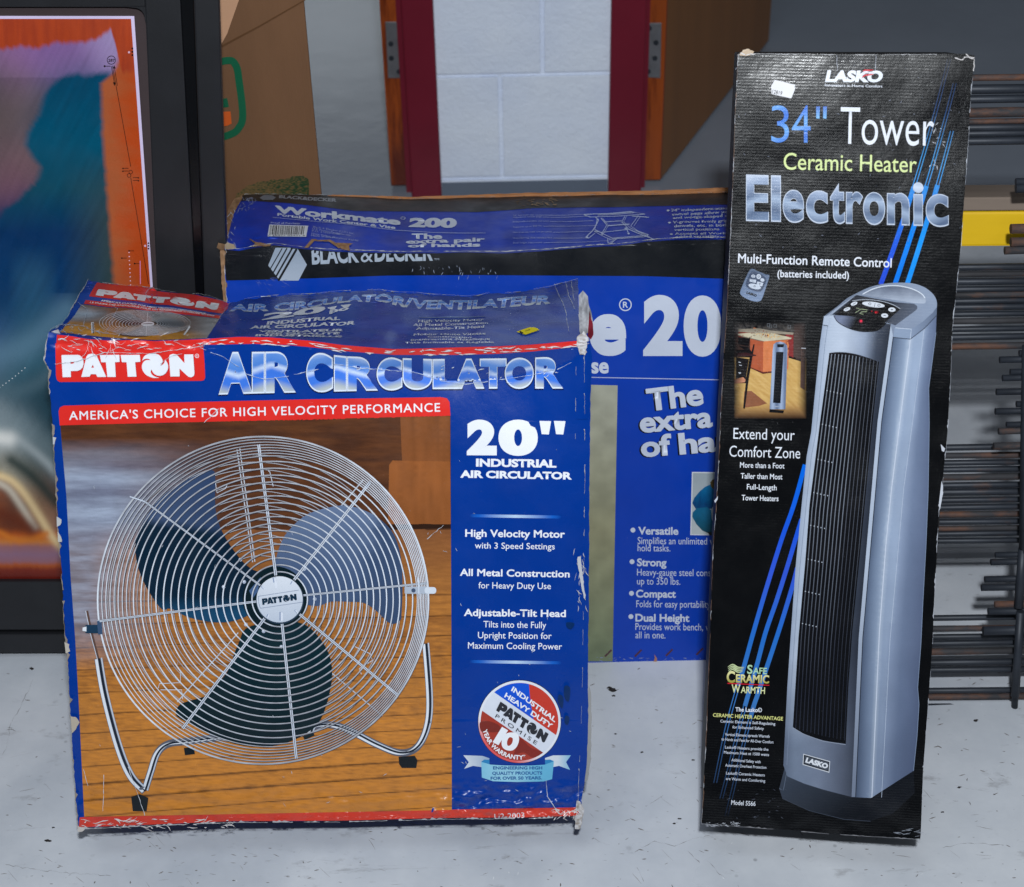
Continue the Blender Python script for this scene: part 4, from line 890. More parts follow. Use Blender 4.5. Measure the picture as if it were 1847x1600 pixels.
t_.disc(*Z5(660, 360), 12, c(214, 218, 226), 4, ry=4.2, n=20); t_.stroke([Z5(630, 360), Z5(690, 360)], 1, c(60, 60, 70), 5)
t_.stroke([Z5(325, 345), Z5(328, 410)], 5, c(222, 226, 232), 3); t_.stroke([Z5(328, 350), Z5(331, 412)], 2, c(30, 34, 40), 4); t_.stroke([Z5(915, 370), Z5(880, 420)], 3, c(216, 218, 222), 3); t_.stroke([Z5(660, 285), Z5(650, 430)], 1, c(210, 214, 220), 4)
BC2 = [(414, 561), (480, 558), (540, 554), (600, 546), (650, 541), (690, 542), (725, 551), (760, 555), (830, 558), (870, 557), (930, 552), (992, 547.5)]
HC2 = [(414, 12), (480, 11), (600, 10.5), (650, 9.5), (720, 15), (760, 14), (850, 15), (992, 16)]
b2, t2 = (lambda x: interp(BC2, x)), (lambda x: interp(BC2, x)-interp(HC2, x))
def cv(x0, x1, gr=0): return lambda u, v: ((x0+(x1-x0)*u)+3*v, (b2(x0+(x1-x0)*u)+gr)*(1-v)+(t2(x0+(x1-x0)*u)-gr)*v)
for s_, x0, x1 in (('AIR', 414, 484), ('CIRCULATOR/', 494, 741), ('VENTILATEUR', 742, 992)):
    text(t_, s_, None, None, 30, c(208, 220, 240), 1, bold=.045, curve=cv(x0-1, x1+1, .6), L=7); text(t_, s_, None, None, 30, chrome(t2, b2), 2, bold=.03, ref=.045, curve=cv(x0-1, x1+1, .6), L=4)
GW = c(206, 212, 224)
text(t_, '20', (472, 575), (585, 560), 11, GW, 2, bold=.05, shear=.5); t_.poly([(590, 553), (608, 550), (604, 555), (596, 556)], GW, 2); t_.poly([(614, 549), (634, 547), (628, 552), (620, 553)], GW, 2)
text(t_, 'po', (594, 561), (629, 556), 6, GW, 2, bold=.04, shear=.3)
for s_, x0, y0, x1, y1, h in (('INDUSTRIAL', 480, 583, 613, 573, 6), ('AIR CIRCULATOR', 450, 591.5, 640, 581.5, 6), ('VENTILATEUR', 465, 599.5, 619, 594, 5), ('DE QUALITÉ', 478, 603.4, 612, 600.6, 4), ('INDUSTRIELLE', 460, 607.5, 615.5, 607.5, 4)): text(t_, s_, (x0, y0), (x1, y1), h, GW, 2, bold=.04, shear=.5)
for s_, x0, y0, x1, y1, h in (('High Velocity Motor', 754, 579, 872, 579.6, 5), ('All Metal Construction', 745, 585.7, 880, 586.7, 4.8), ('Adjustable-Tilt Head', 750.5, 592.4, 873, 593.4, 4.8), ('Moteur Haute Vitesse', 746, 604, 876, 606, 4.6), ('Construction', 771, 609.6, 850, 611, 3.4), ('Entièrement Métallique', 741, 614.3, 884, 615, 3.4), ('Tête Inclinable et Réglable', 730, 619.6, 891, 620, 3.4)): text(t_, s_, (x0, y0), (x1, y1), h, GW, 2, bold=.012, shear=.1)
t_.stroke([(755+i*8, 569.3+i*.1) for i in range(16)], 1.5, lambda x, y: mixc(c(130, 160, 210), c(24, 54, 130), abs(x-815)/62), 2)
rr = random.Random(9)
for P in ([(100, 592), (112, 588), (150, 590), (170, 600), (210, 606)], [(195, 545), (212, 560), (200, 585), (192, 600)], [(140, 548), (158, 560), (150, 590)], [(275, 519), (262, 530), (270, 545)], [(415, 547), (405, 560), (396, 575)], [(1000, 515), (1010, 540), (1020, 560), (1026, 600)], [(1020, 510), (1026, 535), (1036, 560)], [(1030, 510), (1036, 545)]):
    t_.stroke(jag(P, .8, 4, int(P[0][0])), lambda t: .3+.9*rr.random(), c(180, 188, 206), 5)
ragged(t_, tl, .4, 3.5, c(188, 190, 198), 5, 3, side=1, gap=.15, step=4); ragged(t_, [(x, y+.3) for x, y in back[::3]], .3, 1.6, c(196, 198, 206), 5, 5, side=1, gap=.35, step=4)
scratches(t_, 40, (100, 250), (590, 606), 21, (4, 14), (-40, 40), (.4, 1.2), c(206, 208, 214), 5)
tp_ = t_.obj('top_panel', M['carton'], fan)
st = Art(TOPS, L=20, base=3); st.poly([(931.5, 600), (955, 592.6), (966, 593.5), (973, 597.6), (948, 605)], c(226, 208, 22), 1)
st.poly([(936, 600.5), (939, 599), (944, 602.5), (941, 603.8)], c(50, 50, 20), 2); st.stroke([(947, 599.5), (956, 597)], .9, c(110, 104, 30), 2)
st.obj('yellow_sticker', M['matteprint'], tp_)
# crumpled liner sticking out at the right rear corner
fl_ = Art(Plane(FBK.P+FAN0.N*.10, 17, disp=lambda x, y: .006*mn.noise(Vector((x*.09, y*.05, 3)))), L=4)
fl_.poly(jag([(1044, 533), (1052, 524), (1060, 535), (1062, 548), (1068, 570), (1070, 592), (1058, 602), (1048, 610), (1044, 590)], .7, 5, 4), lambda x, y: mixc(c(176, 178, 184), c(140, 140, 146), .5+1.8*fbm(x*.3, y*.05, 3)), 0)
fl_.poly(jag([(1063, 560), (1069, 585), (1071, 604), (1066, 612), (1060, 606)], .6, 5, 5), c(120, 30, 44), 1)
fl_.obj('torn_flap', M['kraftprint'], fan)
# ================================================================ long workbench carton behind
WP = Plane((0, 1.617, 0), 10, disp=lambda x, y: .0006*mn.noise(Vector((x*.006, y*.006, 5)))+(.004*mn.noise(Vector((x*.012, 1, 5)))*max(0, 1-(y-440)/70.)))
WP0 = Plane((0, 1.617, 0), 10)
WF = [(380, 449), (393, 447), (406, 450), (432, 452.5), (458, 447), (494, 442), (549, 449), (614, 454), (692, 456), (770, 457), (840, 455), (908, 457), (975, 453), (1056, 446), (1110, 444), (1165, 436), (1219, 433), (1316, 432), (1500, 432)]
WB = [(380, 351), (437, 351), (458, 350.6), (510, 351), (588, 352.5), (679, 356), (744, 359), (860, 356), (948, 354), (1056, 352), (1165, 351), (1246, 349), (1319, 347), (1500, 345)]
WD = .08
while py_of(WP0.at(860, 455)-WP0.N*WD) > 356 and WD < .3: WD += .002
WBK = Plane(WP0.P-WP0.N*WD, 10)
wm = thing('printed_carton', (.05, 1.67, 0), 'long worn blue and black workbench carton standing behind the fan carton', 'box')
q = [WP0.at(*p)-WP0.N*.012 for p in ((412, 470), (1482, 470), (1462, 1196), (436, 1193))]
slab('carton_body', q, -WP0.N*(WD-.014), M['kraft'], wm)
BK, WB1 = c(16, 20, 26), c(0, 60, 176)
SV = c(168, 180, 196)
a = Art(WP, L=lambda x, y: 12 if y < 520 else 30)
a.poly([(x, y) for x, y in WF if x > 400]+[(1478, 800), (1462, 1199), (1280, 1197), (1060, 1195), (434, 1194), (420, 800), (409, 545), (404, 460)], WB1, 0)
a.poly([(x, y) for x, y in WF if x > 400]+[(1500, 507), (1316, 503), (1166, 498), (1000, 497), (850, 496), (700, 497), (560, 502), (408, 506), (404, 460)], BK, 1)
Zb = zm(380, 320, 3.848); Zc = zm(840, 320, 3.694); Zd = zm(1030, 480, 2.16)
wf = a.obj('front_panel', M['oldcarton'], wm)
a = Art(WP, L=3.5); a.clip = lambda x, y: y > interp(WF, x)+1.5
a.poly([Zb(*p) for p in ((450, 487), (600, 487), (668, 605), (610, 715), (480, 715), (400, 610))], lambda x, y: mixc(c(150, 164, 182), c(176, 188, 206), (y-460)/50), 2)
for p, q_, wd in (((497, 490), (414, 634), 1.9), ((530, 490), (433, 662), 2.4), ((566, 490), (452, 690), 3.0), ((606, 480), (470, 715), 4.0)): a.stroke([Zb(*p), Zb(*q_)], wd, BK, 3)
text(a, 'BLACK', (563, 477), (648, 473), 33, SV, 2, bold=.035); text(a, '&', (651, 472.5), (673, 472), 28, SV, 2, bold=.0); text(a, 'DECKER', (676, 472), (781, 470), 33, SV, 2, bold=.035)
text(a, 'TM', (783, 469), (792, 469), 3.4, SV, 2)
a.obj('logo', M['oldcarton'], wf)
a = Art(WP, L=25); SW = c(206, 214, 232)
text(a, 'Workmat', (470, 640), (1062, 641), 106, SW, 1, bold=.05)
for ch, x0, x1, t_y, b_y in (('e', 1063, 1130, 536, 641), ('2', 1160, 1231, 533, 642), ('0', 1233, 1301, 534, 642), ('0', 1304, 1374, 534, 642)):
    letters(a, [(ch, x0, x1)], lambda x, t_y=t_y: t_y, lambda x, b_y=b_y: b_y, SW, 1, .05)
a.stroke([(1128+10.5*math.cos(t), 549.5+10.5*math.sin(t)) for t in (i*math.pi/14 for i in range(28))], 2, SW, 1, closed=True); text(a, 'R', (1123.5, 555), (1133, 555), 11, SW, 1, bold=.02)
text(a, 'Portable Work Center & Vi', (470, 672), (1063, 673), 30, SW, 1, bold=.03); text(a, 'se', (1066, 673.5), (1098, 673.5), 29, SW, 1, bold=.035)
a.stroke([(430, 677), (1068, 680.5), (1302, 685), (1478, 689)], 1.6, c(180, 186, 220), 1)
for s_, x0, y0, x1, y1, h in (('The', 1169, 742, 1270, 730, 41), ('extra', 1155, 781, 1286, 770, 39), ('of', 1157, 825, 1213, 820.5, 39), ('hands', 1226, 820, 1395, 805, 39), ('pair', 1302, 769, 1392, 762, 39)):
    text(a, s_, (x0-3, y0+1.5), (x1-3, y1+1.5), h, c(6, 10, 30), .8, bold=.035); text(a, s_, (x0, y0), (x1, y1), h, SW, 1.8, bold=.035)
def bench(t, x0, y0, x1, y1, h, bold=0): text(a, t, (x0, y0), (x1, y1), h, SW, 1, bold=bold)
for t, x0, x1, y, bx, by in (('Versatile', 1151, 1223.5, 964, 1141.6, 956), ('Strong', 1149, 1202, 1021, 1140, 1013), ('Compact', 1147, 1219, 1077.5, 1139, 1070), ('Dual Height', 1146, 1243.4, 1121, 1138, 1112)):
    bench(t, x0, y, x1, y+.6, 14, .03); a.disc(bx, by, 4.4, SW, 1)
for t, x0, x1, y in (('Simplifies an unlimited variety of house-', 1150, 1376, 981), ('hold tasks.', 1150, 1209, 994), ('Heavy-gauge steel construction', 1149, 1328, 1038), ('up to 350 lbs.', 1149, 1227, 1054), ('Folds for easy portability,', 1147.6, 1283.5, 1095), ('Provides work bench, vise and sawhorse', 1146, 1375, 1136), ('all in one.', 1146, 1200, 1151)):
    bench(t, x0, y, x1, y+(x1-x0)*.008, 12.3)
for x, y in ((1097, 1178), (1151, 1178), (1207, 1177), (1262, 1175)): a.stroke([(x-6, y+6), (x+6, y-6)], 3.2, c(76, 40, 52), 1)
wl = a.obj('lettering', M['oldcarton'], wf)
a = Art(WP, L=14)
def beige(x, y):
    q = mixc(c(172, 172, 156), c(150, 148, 118), (y-700)/250); q = mixc(q, c(112, 124, 96), max(0, (y-960)/230)); return tuple(v*(1+.5*fbm(x*.03, y*.03, 3)) for v in q)
a.poly([(470, 690), (1068, 694), (1114, 695), (1105, 1193), (485, 1191)], beige, 1)
a.obj('bench_picture', M['oldcarton'], wf)
a = Art(WP, L=30)
a.poly([(1248, 851), (1420, 853), (1412, 967), (1245, 965)], c(214, 218, 224), 1)
a.poly([(1250, 853), (1418, 855), (1410, 965), (1247, 963)], lambda x, y: mixc(c(158, 170, 178), c(186, 194, 198), (y-850)/110), 1.6)
a.poly([Zd(*p) for p in ((472, 922), (480, 902), (500, 878), (520, 860), (542, 850), (556, 858), (572, 866), (600, 872), (600, 905), (572, 912), (556, 930), (548, 944), (530, 947), (505, 944), (486, 946))], lambda x, y: mixc(c(4, 104, 156), c(2, 52, 104), (y-875)/45+.6*fbm(x*.2, y*.1, 2)), 2.2, L=5)
a.poly([Zd(*p) for p in ((474, 958), (490, 942), (530, 938), (546, 950), (548, 985), (562, 1022), (560, 1038), (542, 1042), (512, 1030), (488, 1004), (472, 976))], lambda x, y: mixc(c(14, 96, 134), c(20, 74, 92), (y-925)/35+.6*fbm(x*.2, y*.1, 4)), 2.6, L=5)
a.poly([Zd(*p) for p in ((544, 856), (542, 842), (550, 831), (562, 828), (576, 832), (584, 844), (582, 860), (566, 868), (552, 866))], c(84, 68, 34), 2.9); a.poly([Zd(*p) for p in ((558, 862), (572, 858), (578, 872), (570, 882), (560, 876))], c(176, 122, 88), 3.2)
a.poly([Zd(*p) for p in ((530, 1034), (560, 1036), (566, 1046), (540, 1048))], c(40, 40, 38), 3.4)
a.obj('user_picture', M['oldcarton'], wf)
# ---- top panel
class WTop(Ruled):
    def at(s, x, y, off=0): return Ruled.at(s, x, y, off+.0010*mn.noise(Vector((x*.015, y*.05, 2))))
n_ = (WBK.at(860, 356)-WP0.at(860, 455)).cross(RT).normalized(); n_ = n_ if n_.z > 0 else -n_
WT = WTop(WP, WF, WBK, WB, n_)
a = Art(WT, L=14); TB = c(18, 60, 184)
lft = [(404, 450), (406, 430), (410, 410), (418, 385), (430, 362), (437, 352)]
topP = lft+[(x, y) for x, y in WB if x > 440]+[(x, y) for x, y in reversed(WF) if x > 405]
a.poly(topP, lambda x, y: mixc(TB, c(12, 46, 150), .5+1.5*fbm(x*.02, y*.03, 5)), 0)
BB = [(430, 362), (458, 363), (510, 366), (562, 370.7), (601, 376), (640, 381), (860, 383), (948, 377), (1056, 374), (1165, 373), (1319, 369), (1500, 364)]
a.poly([(437, 352)]+[(x, y) for x, y in WB if x > 440]+list(reversed(BB)), lambda x, y: mixc(c(30, 32, 36), c(50, 50, 50), .4+1.2*fbm(x*.03, y*.05, 6)), 1)
wt = a.obj('top_panel', M['oldcarton'], wm)
a = Art(WT, L=10)
S2 = c(196, 204, 220)
a.poly([(468, 357), (476, 352.5), (490, 352.5), (498, 357), (492, 361.5), (474, 361.5)], c(110, 116, 126), 2)
text(a, 'BLACK&DECKER', (503, 358.5), (607, 364.8), 6, c(130, 134, 142), 2, bold=.04, shear=.1)
text(a, 'Workmate', (495, 384.5), (723, 408), 13.5, S2, 2, bold=.05, shear=-.1)
a.stroke([(727+4*math.cos(t), 394+2.6*math.sin(t)) for t in (i*math.pi/6 for i in range(12))], .8, S2, 2, closed=True)
text(a, '200', (737, 411), (823, 412.5), 18, S2, 2, bold=.06, shear=.1)
text(a, 'Portable Work Center & Vise', (500, 390), (713, 414.5), 5.2, S2, 2, bold=.03)
a.stroke([(492, 393), (600, 402.5), (712, 416), (780, 420.5), (876, 421)], .9, c(150, 160, 200), 2)
text(a, 'Proof of Purchase', (488.6, 404.3), (541, 405.5), 3, S2, 2)
a.poly([Zb(*p) for p in ((408, 332), (678, 340), (662, 417), (395, 412))], c(220, 224, 232), 2)
rr = random.Random(4); x = 415
while x < 655: 
    w_ = rr.choice((3, 3, 5, 8)); a.poly([Zb(x, 338+(x-408)*.03), Zb(x+w_, 338+(x-408)*.03), Zb(x+w_-7, 402), Zb(x-7, 402)], c(20, 22, 30), 3); x += w_+rr.choice((3, 4, 6))
text(a, '0 28877 02421 6', Zb(398, 411), Zb(655, 414), 2.2, c(20, 22, 30), 3)
for t, p, q_ in (('Black & Decker (U.S.) Inc.', (710, 352), (997, 397)), ('U.S. Power Tools Group', (705, 366), (970, 409)), ('P.O. 21030-0788', (703, 383), (900, 402)), ('Hunt Valley, Maryland 21030', (700, 399), (1023, 449)), ('Made in Brazil', (697, 413), (860, 425))): text(a, t, Zb(*p), Zb(*q_), 3, c(150, 160, 205), 2)
text(a, 'The', (742.5, 431.5), (798, 431.5), 9.5, S2, 2, bold=.045); text(a, 'extra pair', (732, 440.5), (875, 436.5), 8, S2, 2, bold=.04); text(a, 'of hands', (735.5, 447), (866.5, 445), 6.5, S2, 2, bold=.04)
for t, y, x1, xe in (('24" laminate top', 263, 455, 800), ('Adjustable swivel pegs', 275, 505, 830), ('Independent-action vise jaws', 302, 552, 850), ('Supports up to 350 lbs.', 335, 510, 880), ('Heavy-gauge steel construction', 373, 575, 840), ('Non-marring, skid-resistant feet', 413, 575, 800), ('Dual height adjustment', 443, 510, 945)):
    text(a, t, Zc(315, y), Zc(x1, y-3), 2.4, c(150, 160, 205), 2); a.stroke([Zc(x1+8, y-4), Zc(xe, y-(xe-x1)*.035)], .7, c(150, 160, 205), 2)
LW = c(180, 192, 226)
for P, wd in (([(785, 255), (1110, 234), (1196, 250), (830, 270), (785, 255)], 1.1), ([(790, 252), (1105, 230), (1120, 240), (880, 256)], 1.0), ([(865, 270), (885, 290), (845, 360), (800, 402)], 1.6), ([(900, 275), (940, 320), (910, 370), (860, 360)], 1.4), ([(912, 277), (952, 322), (918, 376)], .9), ([(875, 290), (860, 350), (980, 410), (1215, 388)], 1.4), ([(855, 362), (960, 418), (1215, 396)], 1.0), ([(1060, 262), (1040, 300), (1085, 350), (1250, 415)], 1.4), ([(1072, 262), (1052, 300), (1095, 342), (1225, 398)], .9), ([(1150, 258), (1100, 330), (1145, 360), (1218, 385)], 1.3), ([(1165, 262), (1120, 330)], .9), ([(920, 300), (1040, 292)], 1.2), ([(945, 325), (1090, 316)], 1.8), ([(905, 368), (1080, 352)], 1.0), ([(945, 405), (948, 445), (970, 445), (1015, 405)], 1.5), ([(960, 410), (962, 440), (1000, 408)], .9), ([(1110, 262), (1222, 270)], 1.4), ([(1070, 340), (1085, 380)], 1.3), ([(800, 405), (820, 408), (860, 375)], 1.2)):
    a.stroke([Zc(*p) for p in P], wd, LW, 2.4)
for x, y in ((810, 402), (1085, 378), (880, 285), (910, 380), (1065, 345)): a.disc(*Zc(x, y), 2.2, LW, 2.6, ry=1.4, n=8)
for t, p, q_ in (('24" independent-action', (1368, 229), (1765, 217)), ('swivel pegs allow you', (1375, 256), (1768, 242)), ('and wedge-shaped or', (1380, 280), (1768, 266)), ('V-grooves firmly grip', (1380, 311), (1748, 299)), ('dowels, etc. in both', (1388, 336), (1748, 326)), ('vertical positions.', (1390, 361), (1697, 352)), ('Accepts all Workmate', (1393, 389), (1830, 380)), ('added versatility', (1400, 411), (1690, 405))):
    text(a, t, Zc(*p), Zc(*q_), 4.6, S2, 2, bold=.012)
for x, y in ((1348, 223), (1357, 305), (1370, 383)): a.disc(*Zc(x, y), 2.8, S2, 2, ry=1.6, n=10)
tl_ = a.obj('lettering', M['oldcarton'], wt)
# ---- wear
a = Art(WT, L=6); KR = c(168, 132, 100)
kr_ = lambda x, y: mixc(KR, c(120, 88, 62), .4+2*fbm(x*.12, y*.2, 3))
a.poly([Zb(*p) for p in ((222, 118), (205, 140), (165, 150), (130, 210), (92, 330), (62, 430), (42, 492), (60, 505), (98, 505), (100, 470), (118, 430), (140, 330), (160, 260), (190, 200), (218, 150))], kr_, 3)
a.poly(jag([Zb(*p) for p in ((98, 470), (118, 458), (160, 470), (175, 495), (160, 506), (100, 502))], .6, 4, 2), c(196, 176, 150), 4)
a.poly(jag([Zb(*p) for p in ((265, 430), (280, 432), (312, 455), (345, 458), (420, 472), (415, 484), (330, 486), (275, 490), (310, 465), (285, 445))], .5, 4, 2), kr_, 4)
a.poly([Zb(*p) for p in ((648, 495), (700, 435), (728, 432), (745, 442), (720, 446), (690, 478), (675, 495))], kr_, 4)
a.poly([Zb(*p) for p in ((725, 440), (830, 436), (870, 462), (905, 492), (890, 500), (820, 450), (735, 447))], kr_, 4)
a.poly([Zb(*p) for p in ((870, 462), (985, 468), (960, 485), (968, 518), (905, 505), (885, 478))], lambda x, y: mixc(KR, c(130, 92, 62), .5+2.5*fbm(x*.3, y*.3, 3)), 5)
scratches(a, 26, (400, 425), (372, 446), 3, (4, 14), (40, 120), (.5, 1.3), c(190, 196, 214), 4)
scratches(a, 22, (430, 460), (355, 378), 4, (4, 12), (0, 180), (.5, 1.2), c(150, 158, 190), 4)
scratches(a, 26, (955, 1000), (358, 372), 5, (2, 10), (-20, 20), (.6, 2.2), c(150, 128, 104), 4)
scratches(a, 18, (930, 960), (355, 385), 6, (2, 8), (-20, 20), (.5, 1.6), c(110, 92, 74), 4)
rr = random.Random(8)
for x0, x1, k in ((410, 560, .8), (560, 800, 1.0), (800, 1056, 1.4), (1056, 1316, 1.0)):
    P = [(x, interp(WF, x)-1.3+rr.uniform(-.4, .4)) for x in range(x0, x1, 6)]; a.stroke(P, lambda t: k*(.25+1.5*rr.random()*(rr.random() > .4)), c(206, 208, 216), 5)
    P = [(x, interp(WB, x)+.8+rr.uniform(-.4, .4)) for x in range(max(x0, 440), x1, 6)]; a.stroke(P, lambda t: .2+1.2*rr.random()*(rr.random() > .5), c(170, 172, 178), 5)
merge(wt, tl_, a.obj('edge_wear', M['kraftprint'], wt))
a = Art(WP, L=12)
ragged(a, [(405, 452), (404, 480), (407, 540), (420, 800), (434, 1194)], 1.0, 4.5, kr_(400, 500), 3, 2, side=-1, gap=.12, step=4)
a.poly(jag([(397, 447), (405, 450), (406, 520), (410, 560), (404, 560), (400, 510), (398, 470)], .8, 5, 3), kr_, 2)
ragged(a, [(406, 455), (405, 490), (409, 545)], .3, 1.8, c(210, 210, 214), 4, 4, side=-1, gap=.3, step=3)
scratches(a, 16, (460, 520), (500, 520), 6, (4, 16), (10, 40), (.4, .9), c(90, 110, 190), 3)
scratches(a, 30, (740, 900), (478, 500), 7, (2, 8), (60, 120), (.4, 1.4), c(150, 160, 180), 3)
scratches(a, 30, (1060, 1290), (1185, 1196), 8, (2, 10), (-10, 10), (.4, 1.4), c(140, 150, 190), 3)
a.poly([(1178, 1195), (1181, 1186), (1180, 1179), (1185, 1187), (1184, 1196)], c(170, 120, 100), 4)
merge(wf, wl, a.obj('edge_wear', M['kraftprint'], wf))
a = Art(Plane(WBK.P+WP0.N*.002, 10), L=20)
RIM = [(600, 351), (744, 355), (860, 351), (948, 348), (1056, 346), (1165, 344), (1246, 341), (1319, 338), (1500, 336)]
a.poly(jag(RIM, .5, 9, 3)+[(x, y+1) for x, y in reversed(WB) if x > 560], lambda x, y: mixc(c(178, 124, 84), c(140, 92, 58), .5+1.5*fbm(x*.05, y*.4, 3)), 0)
a.obj('rear_flap_edge', M['kraftprint'], wm)
# ================================================================ tall heater carton (front right)
HP = Plane((.45, 1.26, .085), 23, -6, disp=lambda x, y: .0006*mn.noise(Vector((x*.012, y*.008, 3)))+.0014*mn.noise(Vector((x*.03, y*.03, 8)))*max(0, min(1, (y-1440)/40)))
HP0 = Plane(HP.P, 23, -6); HN = HP0.N; HD = .165
ht = thing('printed_carton', (.33, 1.38, 0), 'tall glossy black carton with a silver tower heater pictured on it', 'box')
HLF = [(1331, 98), (1326, 197), (1321, 340), (1315.6, 457), (1311, 559), (1306, 630), (1300, 738), (1298.6, 780), (1292.5, 900), (1286, 985), (1281, 1135), (1274, 1315), (1268, 1440), (1265, 1484)]
HRT = [(1758, 104), (1757, 112), (1751, 166), (1747.5, 236), (1740.5, 340), (1733, 444), (1717, 597), (1715, 669), (1709, 780), (1699, 880), (1694, 910), (1690, 980), (1685, 1085), (1682, 1160), (1672.5, 1290), (1665, 1390), (1661, 1500), (1660, 1513)]
HTP = [(1331, 98), (1340, 96), (1360, 96.5), (1508, 97.7), (1575, 98), (1742, 97), (1758, 100)]
HBT = [(1265, 1485), (1322, 1489), (1415, 1496), (1510, 1504), (1610, 1510), (1660, 1513)]
q = [HP0.at(*p)-HN*.006 for p in ((1334, 100), (1755, 101), (1657, 1510), (1268, 1483))]
slab('carton_body', q, -HN*(HD-.006), m_simple('black_card_sides', c(22, 22, 24), .6, spec=.3, var=.2), ht, bevel=.002)
HB = c(8, 9, 12)
a = Art(HP, L=22)
a.poly(HTP+HRT[1:]+HBT[::-1][1:]+HLF[::-1][1:-1], HB, 0)
hf = a.obj('front_panel', M['blackcarton'], ht)
Za, Zf, Zg, Zh, Zi = zm(1300, 80, 3.848), zm(1280, 440, 4.198), zm(1260, 760, 4), zm(1440, 500, 7.104), zm(1260, 1140, 4)
# ---- blue streaks
s = Art(HP, L=22)
S = [[(1290, 1412), (1310, 1315), (1327.5, 1250), (1342.5, 1200), (1359, 1140), (1382.5, 1060), (1410, 972), (1432, 910), (1452, 838)],
     [(1301, 1440), (1314, 1390), (1332.5, 1315), (1347.5, 1260), (1365, 1200), (1381, 1140), (1400, 1085), (1420, 1022), (1435, 972), (1446, 936)],
     [(1310, 1472), (1322.5, 1422), (1340, 1347), (1357.5, 1280), (1367.5, 1250), (1387.5, 1190), (1404, 1140), (1415, 1105), (1430, 1055), (1438, 1024)]]
quadr = lambda a, b, d: [tuple(a[i]*(t-.5)*(t-1)*2+b[i]*t*(1-t)*4+d[i]*t*(t-.5)*2 for i in (0, 1)) for t in (k/9 for k in range(10))]
U_ = [quadr((1588.5, 513), (1655, 315), (1712, 106)), quadr((1614, 513), (1674, 325), (1722, 150)), quadr((1636, 513), (1680, 372), (1717, 236))]
def blueL(k): return lambda x, y: mixc(ramp([(840, c(0, 106, 226)), (960, c(24, 84, 216)), (1040, c(52, 88, 212)), (1150, c(36, 110, 200)), (1260, c(60, 120, 190)), (1350, c(50, 84, 130))], y), HB, (y-1330)/150)
def blueU(k): return lambda x, y: mixc(ramp([(200, c(50, 80, 130)), (300, c(60, 150, 214)), (360, c(20, 130, 222)), (440, (c(30, 90, 220), c(0, 130, 236), c(20, 150, 240))[k]), (520, (c(30, 70, 206), c(0, 116, 228), c(10, 140, 236))[k])], y), HB, (240-y)/150.)
for k in range(3):
    for P, col, end in ((S[k], blueL(k), 1250+k*25), (U_[k], blueU(k), 330)):
        P = spl(P, 4); up = P[0][1] < 600
        solid = [p for p in P if (p[1] > end if up else p[1] < end)]; fork = [p for p in P if (p[1] <= end+14 if up else p[1] >= end-14)]
        s.stroke(solid, 8.0 if not up else 8.6, col, 1)
        for sg in (-2.6, 2.6): s.stroke([(x+sg, y) for x, y in fork], 1.7, col, 1.5)
s_o = s.obj('blue_streaks', M['blackcarton'], hf)
# ---- the printed heater
h = Art(HP, L=22)
def G(c0, c1, ax, a0, a1): return lambda x, y: mixc(c0, c1, ((x if ax == 'x' else y)-a0)/float(a1-a0))
TRM = [(584, 1610), (760, 1586), (1150, 1552), (1437, 1539)]       # trim line x at y
RDG = [(611, 1642), (780, 1620.6), (885, 1607.5), (985, 1597.5), (1140, 1586), (1438, 1572.5)]
LN2 = [(592, 1667), (760, 1646), (880, 1630), (1157, 1605), (1438, 1590)]
LFE = [(570, 1486), (618, 1479), (702, 1470.6), (780, 1463), (822, 1455), (910, 1446), (1022, 1435), (1150, 1426), (1240, 1420), (1380, 1413)]
RGE = [(546, 1690), (600, 1688), (700, 1675), (760, 1676), (885, 1674), (985, 1670), (1085, 1664.5), (1160, 1661), (1240, 1655), (1270, 1657.5), (1327, 1654), (1390, 1647.5)]
XY = lambda L_: [(x, y) for y, x in L_]
base_ = [(1415, 1386), (1405.5, 1422), (1411, 1440), (1460, 1462), (1522, 1477.5), (1570, 1481), (1610, 1467.5), (1650, 1430), (1647.5, 1388), (1571, 1435), (1485, 1420)]
h.poly(base_, lambda x, y: mixc(c(60, 76, 100), c(22, 28, 40), (x-1400)/190+(y-1400)/190.), 1)
h.stroke([(1405.5, 1422), (1413, 1425), (1419, 1392)], 1, c(96, 116, 146), 1.6)
h.stroke([(1411, 1440), (1460, 1462), (1522, 1477.5), (1570, 1481)], 1, c(60, 74, 96), 1.6)
# right body
def body(x, y):
    t0, r, l2, e = (interp(L_, y) for L_ in (TRM, RDG, LN2, RGE))
    dk = ramp([(560, 1.0), ] and [(600, (1, 1, 1)), (1000, (.94, .94, .95)), (1440, (.62, .66, .72))], y)
    if x < r: q = ramp([(0, c(64, 90, 128)), (.35, c(98, 128, 170)), (.8, c(134, 164, 204)), (1, c(186, 204, 230))], (x-t0)/max(1, r-t0))
    elif x < l2: q = ramp([(0, c(176, 196, 226)), (.3, c(146, 174, 214)), (1, c(150, 176, 214))], (x-r)/max(1, l2-r))
    else: q = ramp([(0, c(140, 166, 208)), (.4, c(106, 134, 180)), (1, c(88, 112, 160))], (x-l2)/max(1, e-l2))
    n = 1+.16*fbm(x*.03, y*.01, 4); return tuple(a_*b_*n for a_, b_ in zip(q, dk))
h.poly(XY(TRM)[0:1]+[(1642, 611), (1690, 546)]+XY(RGE)[1:]+[(1571, 1439), (1539, 1437.5)]+XY(TRM)[::-1][1:-1], body, 1.6, L=9)
h.stroke(XY(RDG), 1.5, c(204, 216, 238), 2.4); h.stroke(XY(LN2), .8, c(184, 200, 228), 2.4)
h.stroke(XY(RGE)[1:], 1.0, c(120, 148, 190), 2.4)
